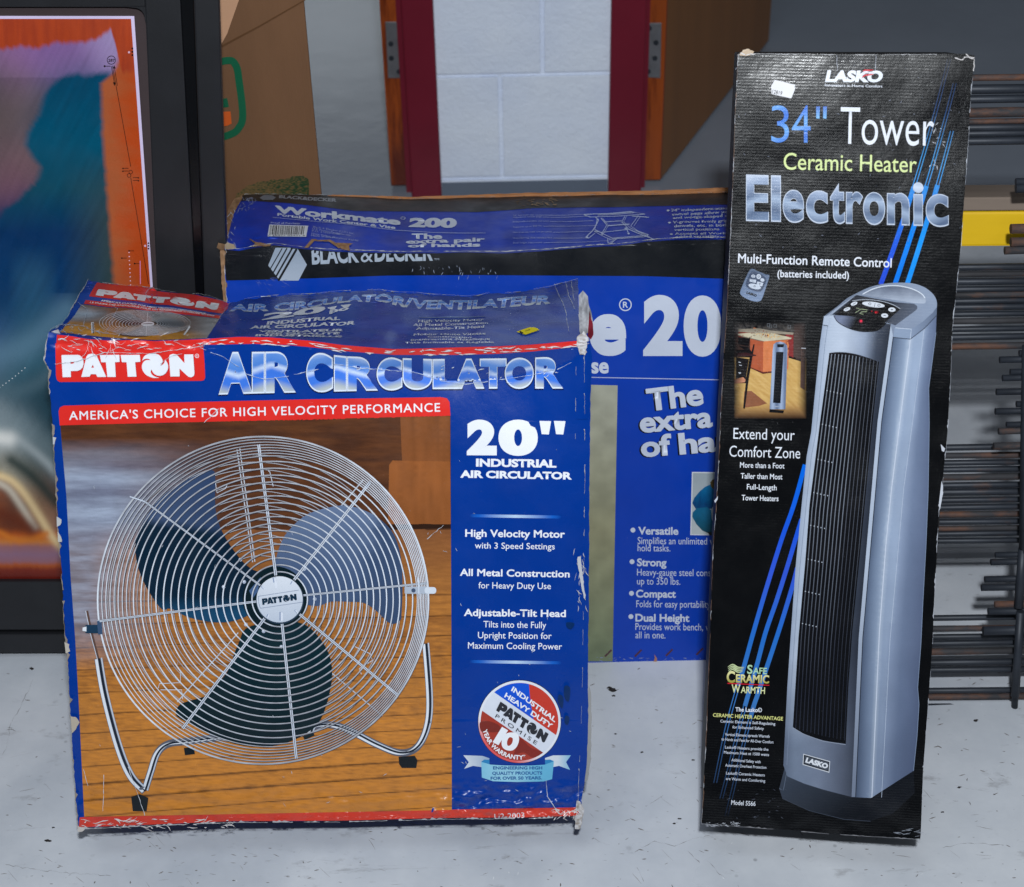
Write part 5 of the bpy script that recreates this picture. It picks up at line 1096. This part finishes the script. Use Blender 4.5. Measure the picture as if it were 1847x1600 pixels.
# front plate
def plate(x, y):
    l, r = interp(LFE, y), interp(TRM, y); t = (x-l)/(r-l)
    q = ramp([(0, c(150, 172, 206)), (.1, c(176, 194, 222)), (.3, c(188, 204, 230)), (.62, c(146, 166, 200)), (.8, c(64, 78, 104)), (1, c(40, 50, 70))], t)
    q2 = ramp([(0, c(88, 108, 142)), (.15, c(110, 132, 166)), (.5, c(112, 130, 164)), (.8, c(86, 100, 130)), (1, c(58, 70, 94))], t)
    q = mixc(q, q2, (y-1180)/160); n = 1+.14*fbm(x*.04, y*.04, 2); return tuple(v*n for v in q)
h.poly(XY(LFE)+[(1420, 1400), (1450, 1413), (1485, 1424), (1537, 1437.5)]+XY(TRM)[::-1][1:]+[(1600, 578), (1560, 570), (1520, 566), (1495, 569)], plate, 1.6, L=9)
h.stroke([(x+9.5-(y-570)*.004, y) for x, y in XY(LFE)], .8, c(120, 140, 176), 2.2)
h.poly([(x-3.2, y) for x, y in XY(TRM)]+[(x+3.4, y) for x, y in XY(TRM)[::-1]], lambda x, y: mixc(c(176, 194, 222), c(112, 130, 164), (y-1000)/420), 2.6, L=30)
h.stroke([(x+4.2, y) for x, y in XY(TRM)], 1.2, c(30, 40, 60), 3)
# grille
gl = [(636, 1495.6), (760, 1479), (910, 1460), (1010, 1452.5), (1150, 1440), (1311, 1430)]; gr = [(653, 1585.4), (760, 1574), (1000, 1551), (1140, 1537), (1240, 1530), (1341, 1525.5)]
gtop = spl([(1495.6, 637), (1510, 635.5), (1530, 636.5), (1554, 642), (1585.4, 653)], 4); gbot = spl([(1525.5, 1341), (1485, 1335), (1450, 1323), (1430, 1311)], 4)
h.poly(gtop+XY(gr)[1:-1]+gbot+XY(gl)[::-1][1:-1], c(16, 18, 26), 3)
h.stroke(gtop, 1.4, c(30, 34, 46), 3.4)
for k in range(14):
    u = (k+.75)/14.2; P = []
    for j in range(13):
        v = j/12; yt, yb_ = 638+14*u*u, 1312+29*u-6*u*u; y = yt+(yb_-yt)*v; P.append((interp(gl, y)+(interp(gr, y)-interp(gl, y))*u, y))
    h.stroke(P, 1.5 if k < 10 else 1.1, lambda x, y, k=k: mixc(c(124, 134, 154) if k < 9 else c(86, 94, 112), c(40, 48, 70), (y-900)/330), 3.6)
for yy in (704, 765, 828, 888, 947, 1008, 1066, 1124):
    for k in range(5): x = interp(gl, yy)+5+k*6.2; h.disc(x, yy+k*1.4, 1.1, c(190, 198, 214), 4, n=6)
h.stroke([(1430, 1312), (1450, 1324), (1485, 1336.5), (1525, 1342.5)], 1.2, c(146, 160, 188), 3.8)
# lid
lid = [(330, 495), (500, 370), (620, 270), (750, 200), (900, 130), (1050, 90), (1250, 68), (1450, 75), (1600, 120), (1700, 190), (1755, 260), (1775, 330), (1768, 480), (1610, 650), (1430, 790), (1215, 765), (1180, 600), (900, 560), (405, 480), (385, 620), (312, 610)]
h.poly([Zh(*p) for p in spl(lid[:12], 3)]+[Zh(*p) for p in lid[12:]], lambda x, y: mixc(c(104, 122, 154), c(136, 158, 194), (x-1490)/180+.25*fbm(x*.05, y*.05, 1)), 4.2, L=8)
h.poly([Zh(*p) for p in ((1232, 645), (1445, 662), (1432, 788), (1216, 764))], c(134, 162, 202), 5)
h.poly([Zh(*p) for p in ((1447, 662), (1600, 560), (1720, 450), (1772, 380), (1766, 482), (1610, 648), (1434, 788))], lambda x, y: mixc(c(128, 154, 194), c(90, 112, 150), (x-1645)/45), 5, L=8)
h.stroke([Zh(*p) for p in ((1240, 645), (1445, 662), (1433, 785))], 1.3, c(196, 212, 236), 5.6); h.stroke([Zh(*p) for p in ((1216, 766), (1432, 790), (1610, 655), (1765, 490))], 1, c(52, 66, 92), 5.6)
h.stroke([Zh(*p) for p in ((312, 608), (378, 620))], 1, c(60, 76, 104), 5.6)
h.poly([Zh(*p) for p in ((330, 497), (405, 482), (384, 618), (314, 606))], c(172, 190, 218), 5)
h.poly([Zh(*p) for p in ((360, 492), (500, 385), (740, 225), (430, 475), (405, 485))], c(146, 164, 194), 5)
rc = [(820, 215), (950, 150), (1100, 112), (1280, 108), (1450, 145), (1570, 205), (1622, 265), (1620, 330), (1500, 330), (1300, 300), (1050, 262), (850, 224)]
h.poly([Zh(*p) for p in spl(rc, 3, True)], lambda x, y: mixc(c(92, 108, 140), c(168, 184, 212), (y-515)/32+.3*fbm(x*.06, y*.06, 5)), 5, L=6)
h.stroke([Zh(*p) for p in spl(rc[:7], 4)], 1.8, c(212, 222, 238), 5.6)
h.poly([Zh(*p) for p in ((740, 225), (1000, 275), (1250, 318), (1480, 338), (1520, 365), (1522, 400), (1500, 425), (1370, 520), (1240, 615), (1180, 590), (1000, 540), (600, 480), (430, 475))], lambda x, y: mixc(c(40, 48, 66), c(84, 98, 126), (x-1590)/60+(y-560)/80.), 5, L=10)
h.poly([Zh(*p) for p in spl([(465, 482), (690, 302), (800, 288), (950, 290), (1100, 315), (1230, 360), (1305, 405)], 3)+[(1110, 577), (900, 534), (700, 505), (480, 482)]], c(12, 12, 18), 5.8)
h.stroke([Zh(*p) for p in spl([(690, 300), (800, 286), (950, 288), (1100, 313), (1230, 358), (1302, 402)], 3)], 1.1, c(176, 186, 204), 6.2)
h.poly([Zh(*p) for p in spl([(463, 486), (700, 500), (900, 530), (1110, 572), (1080, 630), (1010, 675), (900, 690), (780, 685), (640, 645), (520, 580), (470, 525)], 3, True)], lambda x, y: mixc(c(112, 128, 170), c(14, 15, 24), (x-1518)/26+(y-575)/60.), 6.2, L=5)
h.stroke([Zh(*p) for p in spl([(463, 486), (470, 525), (520, 582), (640, 648), (780, 688), (900, 693), (1010, 678), (1090, 620), (1130, 575), (1185, 590)], 3)], 1, c(24, 28, 40), 6.6)
h.disc(*Zh(800, 560), 4, c(96, 16, 40), 6.8, n=14); h.disc(*Zh(800, 558), 2.3, c(240, 50, 84), 7.2, n=12)
for x, y, rx, ry, ro in ((712, 335, 45, 22, -.35), (621, 407, 44, 22, -.35), (960, 347, 146, 34, .13), (1196, 412, 47, 28, .05), (1103, 488, 45, 28, .05)): h.disc(*Zh(x, y), rx/7.104, c(214, 220, 232), 6.4, ry=ry/7.104, n=22, rot=ro)
for x, y in ((912, 337), (1030, 356)): h.stroke([(Zh(x, y)[0]+2.4*math.cos(t), Zh(x, y)[1]+1.8*math.sin(t)) for t in (i*math.pi/6 for i in range(12))], .8, c(50, 54, 70), 6.8, closed=True)
h.stroke([Zh(982, 332), Zh(968, 378)], .7, c(50, 54, 70), 6.8)
for P in ([(695, 345), (715, 335), (735, 322)], [(600, 412), (620, 400), (640, 402)], [(1180, 412), (1212, 412)], [(1196, 402), (1196, 422)], [(1088, 486), (1120, 490)]): h.stroke([Zh(*p) for p in P], .9, c(40, 44, 60), 6.8)
for P in ([(740, 392), (805, 402), (730, 450)], [(808, 405), (880, 415), (872, 438), (808, 440), (782, 462), (830, 470)]): h.stroke([Zh(*p) for p in P], 1.2, c(160, 172, 140), 6.8)
h.disc(*Zh(938, 432), 1.4, c(150, 30, 44), 6.8, n=8); h.disc(*Zh(996, 445), 4, c(120, 20, 32), 6.8, ry=2.6, n=12); h.disc(*Zh(990, 448), 1.6, c(214, 40, 50), 7, n=8)
# badge
h.poly([Zi(*p) for p in ((755, 875), (949, 929), (943, 1013), (750, 955))], c(206, 212, 224), 4); h.poly([Zi(*p) for p in ((760, 882), (943, 934), (938, 1004), (756, 950))], c(22, 24, 30), 4.4); h.poly([Zi(*p) for p in ((766, 890), (938, 938), (932, 996), (762, 944))], c(74, 86, 106), 4.8)
text(h, 'LASKO', Zi(768, 936), Zi(926, 984), 9.5, c(226, 230, 238), 5.4, bold=.06, shear=.05)
h.c = [mixc(q_, (sum(q_)/3*.96, sum(q_)/3, sum(q_)/3*1.06), .46) if q_[2] > q_[0]*1.1 else q_ for q_ in h.c]
h.c = [tuple(max(0, v)**1.08*1.0 for v in q_) for q_ in h.c]
h.obj('heater_picture', M['blackcarton'], hf)
# ---- lettering
t = Art(HP, L=25); HW = c(230, 234, 244)
def hl(s_, x0, y0, x1, y1, hh, bold=0, col=HW, **k): text(t, s_, (x0, y0), (x1, y1), hh, col, 3, bold=bold, **k)
letters(t, [('3', 1391, 1423), ('4', 1428, 1462)], lambda x: 191, lambda x: 256+(x-1391)*.02, lambda x, y: mixc(c(104, 164, 232), c(60, 116, 214), .5+.5*math.sin(y*.12+x*.05)), 3, -.006, Ls=8)
for x in (1472, 1484.5): t.poly([(x, 192), (x+7, 192), (x+6, 214), (x, 213.5)], lambda x, y: mixc(c(64, 110, 200), c(130, 190, 240), (y-192)/22), 3, L=6)
hl('Tower', 1515, 259, 1684, 263, 66, -.004)
hl('Ceramic Heater', 1413, 305.6, 1653, 311, 30, .004, c(216, 230, 160))
hl('Multi-Function Remote Control', 1331, 474, 1608, 482.4, 17, .012); hl('(batteries included)', 1402, 499.5, 1531, 502.6, 13, .010)
hl('Extend your', 1322.7, 791, 1433, 794, 19.5, -.002); hl('Comfort Zone', 1315.4, 823, 1443, 826.6, 19.5, -.002)
for s_, x0, x1, y in (('More than a Foot', 1334.6, 1414.8, 843), ('Taller than Most', 1336, 1411, 862.7), ('Full-Length', 1347, 1400.6, 882.4), ('Tower Heaters', 1337.7, 1404, 902)): hl(s_, x0, y, x1, y+1.8, 9.8, .008)
YG = c(214, 214, 130)
def zi(s_, x0, y0, x1, y1, hh, bold=.012, col=HW, lay=3): text(t, s_, Zi(x0, y0), Zi(x1, y1), hh, col, lay, bold=bold)
zi('S', 350, 299, 388, 300, 16, .02, c(176, 214, 176)); zi('AFE', 392, 300, 492, 303, 11.5, .02, c(176, 214, 176))
zi('C', 202, 364, 262, 365, 21, .03, lambda x, y: mixc(c(236, 232, 170), c(160, 150, 60), (y-1210)/20)); zi('ERAMIC', 268, 362, 508, 370, 15, .03, lambda x, y: mixc(c(236, 232, 170), c(170, 160, 70), (y-1215)/18))
zi('W', 238, 435, 300, 436, 15, .015, c(224, 228, 170)); zi('ARMTH', 304, 438, 478, 445, 12, .015, c(224, 228, 170))
t.poly([Zi(*p) for p in ((208, 364), (510, 379), (510, 385), (208, 371))], c(206, 30, 50), 3.6)
for k in range(4):
    P = spl([(210+k*2, 252+k*12), (245, 232+k*12), (285, 252+k*12), (330-k*4, 252+k*10)], 5); t.stroke([Zi(*p) for p in P], lambda q_: 1.8*(1-abs(2*q_-1)**2)+.4, c(196, 210, 160), 3)
zi('The Lasko®', 265, 571, 457, 577, 7.6, .02); zi('CERAMIC HEATER ADVANTAGE', 103, 609, 608, 637, 6.6, .018, c(222, 222, 140))
for s_, x0, y0, x1, y1 in (('Ceramic Element is Self-Regulating', 157, 650, 553, 670), ('for Enhanced Safety', 245, 693, 470, 704), ('Vertical Element spreads Warmth', 190, 746, 512, 761), ('to Hands and Feet for All-Over Comfort', 165, 780, 540, 803), ('Lasko® Heaters provide the', 190, 838, 503, 855), ('Maximum Heat at 1500 watts', 182, 875, 508, 893), ('Additional Safety with', 237, 930, 447, 945), ('Automatic Overheat Protection', 192, 968, 488, 985), ('Lasko® Ceramic Heaters', 198, 1025, 477, 1040), ('are Warm and Comforting', 197, 1065, 480, 1082)):
    zi(s_, x0, y0, x1, y1, 5.1, .010, c(206, 212, 226))
zi('Model 5566', 235, 1243, 410, 1253, 8.2, .008)
t_o = t.obj('lettering', M['blackcarton'], hf)
e = Art(HP, L=8)
EL = [('E', 1346, 1386.5), ('l', 1391, 1408), ('e', 1412, 1450), ('c', 1454, 1493), ('t', 1497.5, 1523.5), ('r', 1526, 1556), ('o', 1557, 1596), ('n', 1600, 1640), ('i', 1647, 1665), ('c', 1670, 1710.6)]
ET, EB = (lambda x: 315+(x-1346)*.030), (lambda x: 398+(x-1346)*.028)
def steel(x, y):
    v = (EB(x)-y)/(EB(x)-ET(x)); s_ = v+.16*math.sin(x*.035)
    return ramp([(-.2, c(130, 150, 180)), (.1, c(86, 104, 134)), (.35, c(160, 178, 204)), (.5, c(96, 114, 144)), (.75, c(148, 164, 192)), (1, c(206, 216, 234)), (1.2, c(120, 140, 170))], s_)
letters(e, EL, ET, EB, c(196, 206, 224), 3, .034, grow=.5)
letters(e, EL, lambda x: ET(x)+1.3, lambda x: EB(x)-1.3, steel, 4, .025, grow=-.8, Ls=5)
e.obj('headline', M['blackcarton'], hf)
l = Art(HP, L=20)
text(l, 'LASKO', (1488, 148), (1590, 148.5), 21, HW, 3, bold=.055, shear=.2)
for k in range(3): l.stroke([Za(*p) for p in spl([(978+k*4, 232-k*22), (1000, 215-k*18), (1025, 212-k*16), (1060, 178+(2-k)*14)], 4)], lambda q_: 2.4*(1-abs(2*q_-1)**3)+.5, (c(206, 40, 56), c(230, 226, 234), c(206, 40, 56))[k], 4+k*.4)
text(l, 'Innovators in Home Comfort', (1487.6, 155.6), (1591.6, 158), 4.8, HW, 3, bold=.012)
l.obj('logo', M['blackcarton'], hf)
# ---- sticker, tape, remote, kitchen photograph
g_ = Art(HP, L=30, base=2)
g_.poly([(1397.5, 144), (1434, 153), (1434, 160), (1431, 168), (1427, 177.5), (1391.5, 169.5), (1391, 155), (1394, 150)], c(236, 236, 240), 2)
text(g_, '12819', (1392.5, 168.5), (1410, 171.8), 7, c(40, 40, 46), 3)
g_.obj('price_sticker', M['matteprint'], hf)
g_ = Art(HP, L=30)
for P in ([(1509, 99), (1510, 128)], [(1580, 99), (1578, 130)]): g_.stroke(jag(P, .8, 4, 1), lambda q_: .4+1.1*random.random(), c(180, 184, 196), 4)
g_.poly([(1491, 160), (1588, 163), (1588, 205), (1491, 201)], c(9, 10, 13), .6)
g_.poly([(1510, 98), (1580, 98), (1578, 130), (1511, 128)], c(20, 21, 25), .6)
g_.obj('clear_tape', M['blackcarton'], hf)
r = Art(HP, L=8); Zr = zm(1300, 440, 4.705)
r.poly([Zr(*p) for p in spl([(252, 214), (290, 216), (300, 226), (340, 240), (380, 258), (405, 262), (412, 282), (380, 380), (350, 465), (328, 486), (290, 488), (240, 474), (190, 448), (165, 420), (172, 385), (215, 280)], 3, True)], lambda x, y: mixc(c(84, 98, 122), c(128, 146, 176), (y-485)/55), 1)
r.poly([Zr(*p) for p in spl([(262, 236), (320, 246), (378, 285), (385, 320), (350, 392), (310, 404), (240, 380), (212, 345), (225, 300)], 3, True)], c(66, 78, 102), 2, L=30)
for x, y, rx, ry, ro in ((322, 276, 20, 22, 0), (276, 273, 18, 14, .2), (353, 305, 18, 15, .4), (288, 360, 55, 22, .25)): r.disc(*Zr(x, y), rx/4.705, c(196, 204, 218), 3, ry=ry/4.705, rot=ro, n=16)
for P in (((246, 298), (302, 304), (296, 330), (244, 318)), ((310, 318), (362, 330), (350, 360), (304, 344))): r.poly([Zr(*p) for p in P], c(196, 204, 218), 3)
for x, y in ((322, 275), (287, 358), (276, 273)): r.stroke([(Zr(x, y)[0]+1.6*math.cos(t_), Zr(x, y)[1]+1.6*math.sin(t_)) for t_ in (i*math.pi/4 for i in range(8))], .6, c(50, 56, 70), 3.6, closed=True)
for P in (((262, 312), (284, 315)), ((322, 334), (342, 340)), ((332, 328), (330, 346))): r.stroke([Zr(*p) for p in P], .6, c(50, 56, 70), 3.6)
text(r, 'LASKO', Zr(215, 420), Zr(302, 449), 4.4, c(14, 16, 22), 3, bold=.06)
r.obj('remote_picture', M['blackcarton'], hf)
k_ = Art(HP, L=6)
def vig(x, y):
    X, Y = (x-1300)*4.705, (y-440)*4.705; d = min((X-112)/90.+.2*fbm(x*.1, y*.1, 2), (728-X)/80., (Y-660)/80.+.2*fbm(x*.1, y*.1, 5), (1488-Y)/110.); return max(0, min(1, d))
def V_(q, n=.3): return lambda x, y: mixc(HB, tuple(v*(1+n*fbm(x*.15, y*.08, 6)) for v in q), vig(x, y))
def fl(x, y):
    X, Y = (x-1300)*4.705, (y-440)*4.705
    q = mixc(c(192, 150, 84), c(214, 176, 110), .5+1.5*fbm((X+Y*1.3)*.006, (X-Y*1.3)*.03, 3)) if Y > 960 else c(70, 48, 42)
    if Y < 760: q = mixc(c(30, 30, 34), c(96, 90, 86), .5+2.2*fbm(X*.05, Y*.03, 7))
    q = mixc(q, c(150, 96, 70), max(0, (Y-1330)/200)); return mixc(HB, q, vig(x, y))
zr = lambda P: [Zr(*p) for p in P]
k_.grid(lambda u, v: (1324+131*u, 579+176*v), 44, 60, fl, 1)
for P, q_ in (([(150, 722), (330, 716), (430, 735), (620, 752), (612, 770), (430, 760), (150, 745)], (150, 140, 124)), ([(150, 735), (330, 728), (425, 745), (425, 800), (150, 790)], (130, 56, 42)), ([(552, 760), (616, 764), (616, 965), (580, 950), (552, 930)], (134, 48, 48)), ([(622, 676), (718, 670), (712, 1010), (618, 975)], (78, 62, 58)), ([(580, 945), (690, 985), (690, 1000), (575, 965)], (20, 16, 18)),
  ([(682, 880), (722, 880), (712, 1240), (675, 1215)], (110, 84, 76)), ([(250, 805), (362, 826), (357, 1098), (248, 1046)], (172, 86, 56)), ([(362, 826), (582, 812), (572, 1060), (440, 1092), (357, 1098)], (208, 122, 76)), ([(252, 1046), (357, 1086), (440, 1078), (440, 1092), (357, 1102), (248, 1052)], (90, 36, 30)), ([(146, 762), (290, 748), (420, 752), (602, 796), (596, 806), (372, 826), (146, 772)], (196, 186, 160)), ([(146, 772), (372, 826), (372, 834), (146, 780)], (110, 104, 92)), ([(280, 764), (330, 756), (450, 758), (548, 784), (440, 796), (340, 790)], (222, 176, 116)), ([(345, 786), (440, 784), (440, 794), (360, 796)], (110, 40, 34)),
  ([(242, 758), (282, 706), (304, 716), (274, 768)], (190, 110, 72)), ([(286, 700), (306, 690), (314, 706), (300, 718)], (16, 14, 18)), ([(200, 1250), (260, 1246), (392, 1352), (330, 1372), (190, 1390)], (140, 88, 62))):
    k_.poly(zr(P), V_(c(*q_)), 2+.001*len(P))
for i, (P, q_) in enumerate((([(148, 790), (240, 800), (246, 786), (252, 786), (236, 868), (148, 850)], (14, 12, 16)), ([(148, 860), (230, 870), (262, 912), (276, 850), (288, 852), (240, 1130), (205, 1396), (190, 1394), (212, 1180), (130, 1180), (128, 1120), (216, 1130), (245, 960), (130, 950), (132, 900), (200, 895)], (16, 12, 16)), ([(130, 960), (240, 975), (214, 1130), (130, 1125)], (20, 16, 20)), ([(106, 1150), (190, 1128), (210, 1150), (205, 1172), (110, 1185)], (196, 132, 100)), ([(140, 925), (210, 920), (300, 940), (300, 948), (140, 950)], (56, 26, 30)))):
    k_.poly(zr(P), V_(c(*q_)), 3+i*.5)
for P in ([(150, 1000), (170, 1004)], [(155, 1025), (178, 1030)], [(150, 1090), (172, 1094)], [(160, 1100), (164, 1085)], [(682, 882), (722, 884)]): k_.stroke(zr(P), 1, c(200, 204, 214), 6)
for x, y in ((395, 690), (450, 695), (570, 705), (410, 700)): k_.stroke(zr([(x, y-14), (x, y+12), (x+22, y+12), (x+22, y-14)]), .7, c(120, 124, 130), 3, closed=True)
k_.poly(zr([(415, 1400), (440, 900), (448, 850), (470, 832), (505, 826), (540, 836), (562, 860), (566, 890), (548, 1400)]), lambda x, y: mixc(c(96, 112, 142), c(160, 176, 204), .5+.5*math.sin((x-1390)*.42)), 6, L=5)
k_.poly(zr([(470, 914), (532, 914), (506, 1348), (443, 1345)]), c(16, 20, 28), 7); k_.poly(zr([(478, 848), (538, 848), (532, 874), (480, 874)]), c(14, 16, 22), 7); k_.poly(zr([(414, 1400), (538, 1410), (530, 1432), (412, 1424)]), c(16, 16, 20), 7); k_.stroke(zr([(460, 1376), (490, 1378)]), .9, c(190, 196, 206), 7.4)
k_.obj('kitchen_picture', M['blackcarton'], hf)
# ---- wear
w_ = Art(HP, L=12); W1 = c(196, 200, 210)
ragged(w_, HLF, .3, 1.1, c(150, 116, 96), 8, 3, side=-1, gap=.18, step=6)
ragged(w_, HLF, .3, 1.6, W1, 9, 5, side=-1, gap=.5, step=5)
ragged(w_, HRT, .3, 2.2, W1, 8, 4, side=1, gap=.40, step=4)
ragged(w_, HTP, .6, 2.6, c(180, 180, 184), 8, 6, side=1, gap=.2, step=4)
ragged(w_, HBT, .5, 2.6, c(150, 150, 156), 8, 7, side=-1, gap=.34, step=5)
w_.poly(jag([(1333, 99), (1340, 90), (1350, 88), (1360, 93), (1358, 98), (1345, 101)], .8, 3, 2), c(186, 160, 130), 10)
for P in ([(1722, 105), (1735, 108), (1742, 102), (1757, 104)], [(1742, 98), (1748, 104), (1757, 108), (1755, 128)], [(1336, 96), (1345, 99), (1362, 97)]): w_.stroke(jag(P, 1, 3, 4), lambda q_: .8+1.8*random.random(), c(200, 196, 196), 10)
scratches(w_, 36, (1270, 1330), (1480, 1488), 5, (2, 9), (0, 16), (.3, 1.0), c(200, 204, 214), 9)
scratches(w_, 14, (1610, 1660), (1494, 1510), 6, (6, 20), (-20, 10), (.3, 1.3), c(150, 156, 168), 9, bend=.12)
scratches(w_, 90, (1320, 1740), (110, 460), 7, (1.5, 6), (0, 180), (.4, 1.2), c(120, 126, 144), 9)
scratches(w_, 20, (1676, 1700), (220, 300), 8, (2, 8), (0, 180), (.5, 1.6), c(210, 214, 224), 9)
scratches(w_, 30, (1300, 1420), (1420, 1475), 9, (1.5, 6), (0, 40), (.4, 1.0), c(90, 96, 110), 9)
w_.poly([(1696, 800), (1704, 808), (1702, 814), (1698, 812)], W1, 10); w_.poly([(1288, 902), (1293, 896), (1295, 893), (1294, 900), (1290, 906)], W1, 10)
w_.poly(jag([(1698, 866), (1701, 880), (1697, 905), (1694, 920), (1693, 905)], .8, 4, 3), W1, 10)
merge(hf, s_o, t_o, w_.obj('edge_wear', M['carton'], hf))
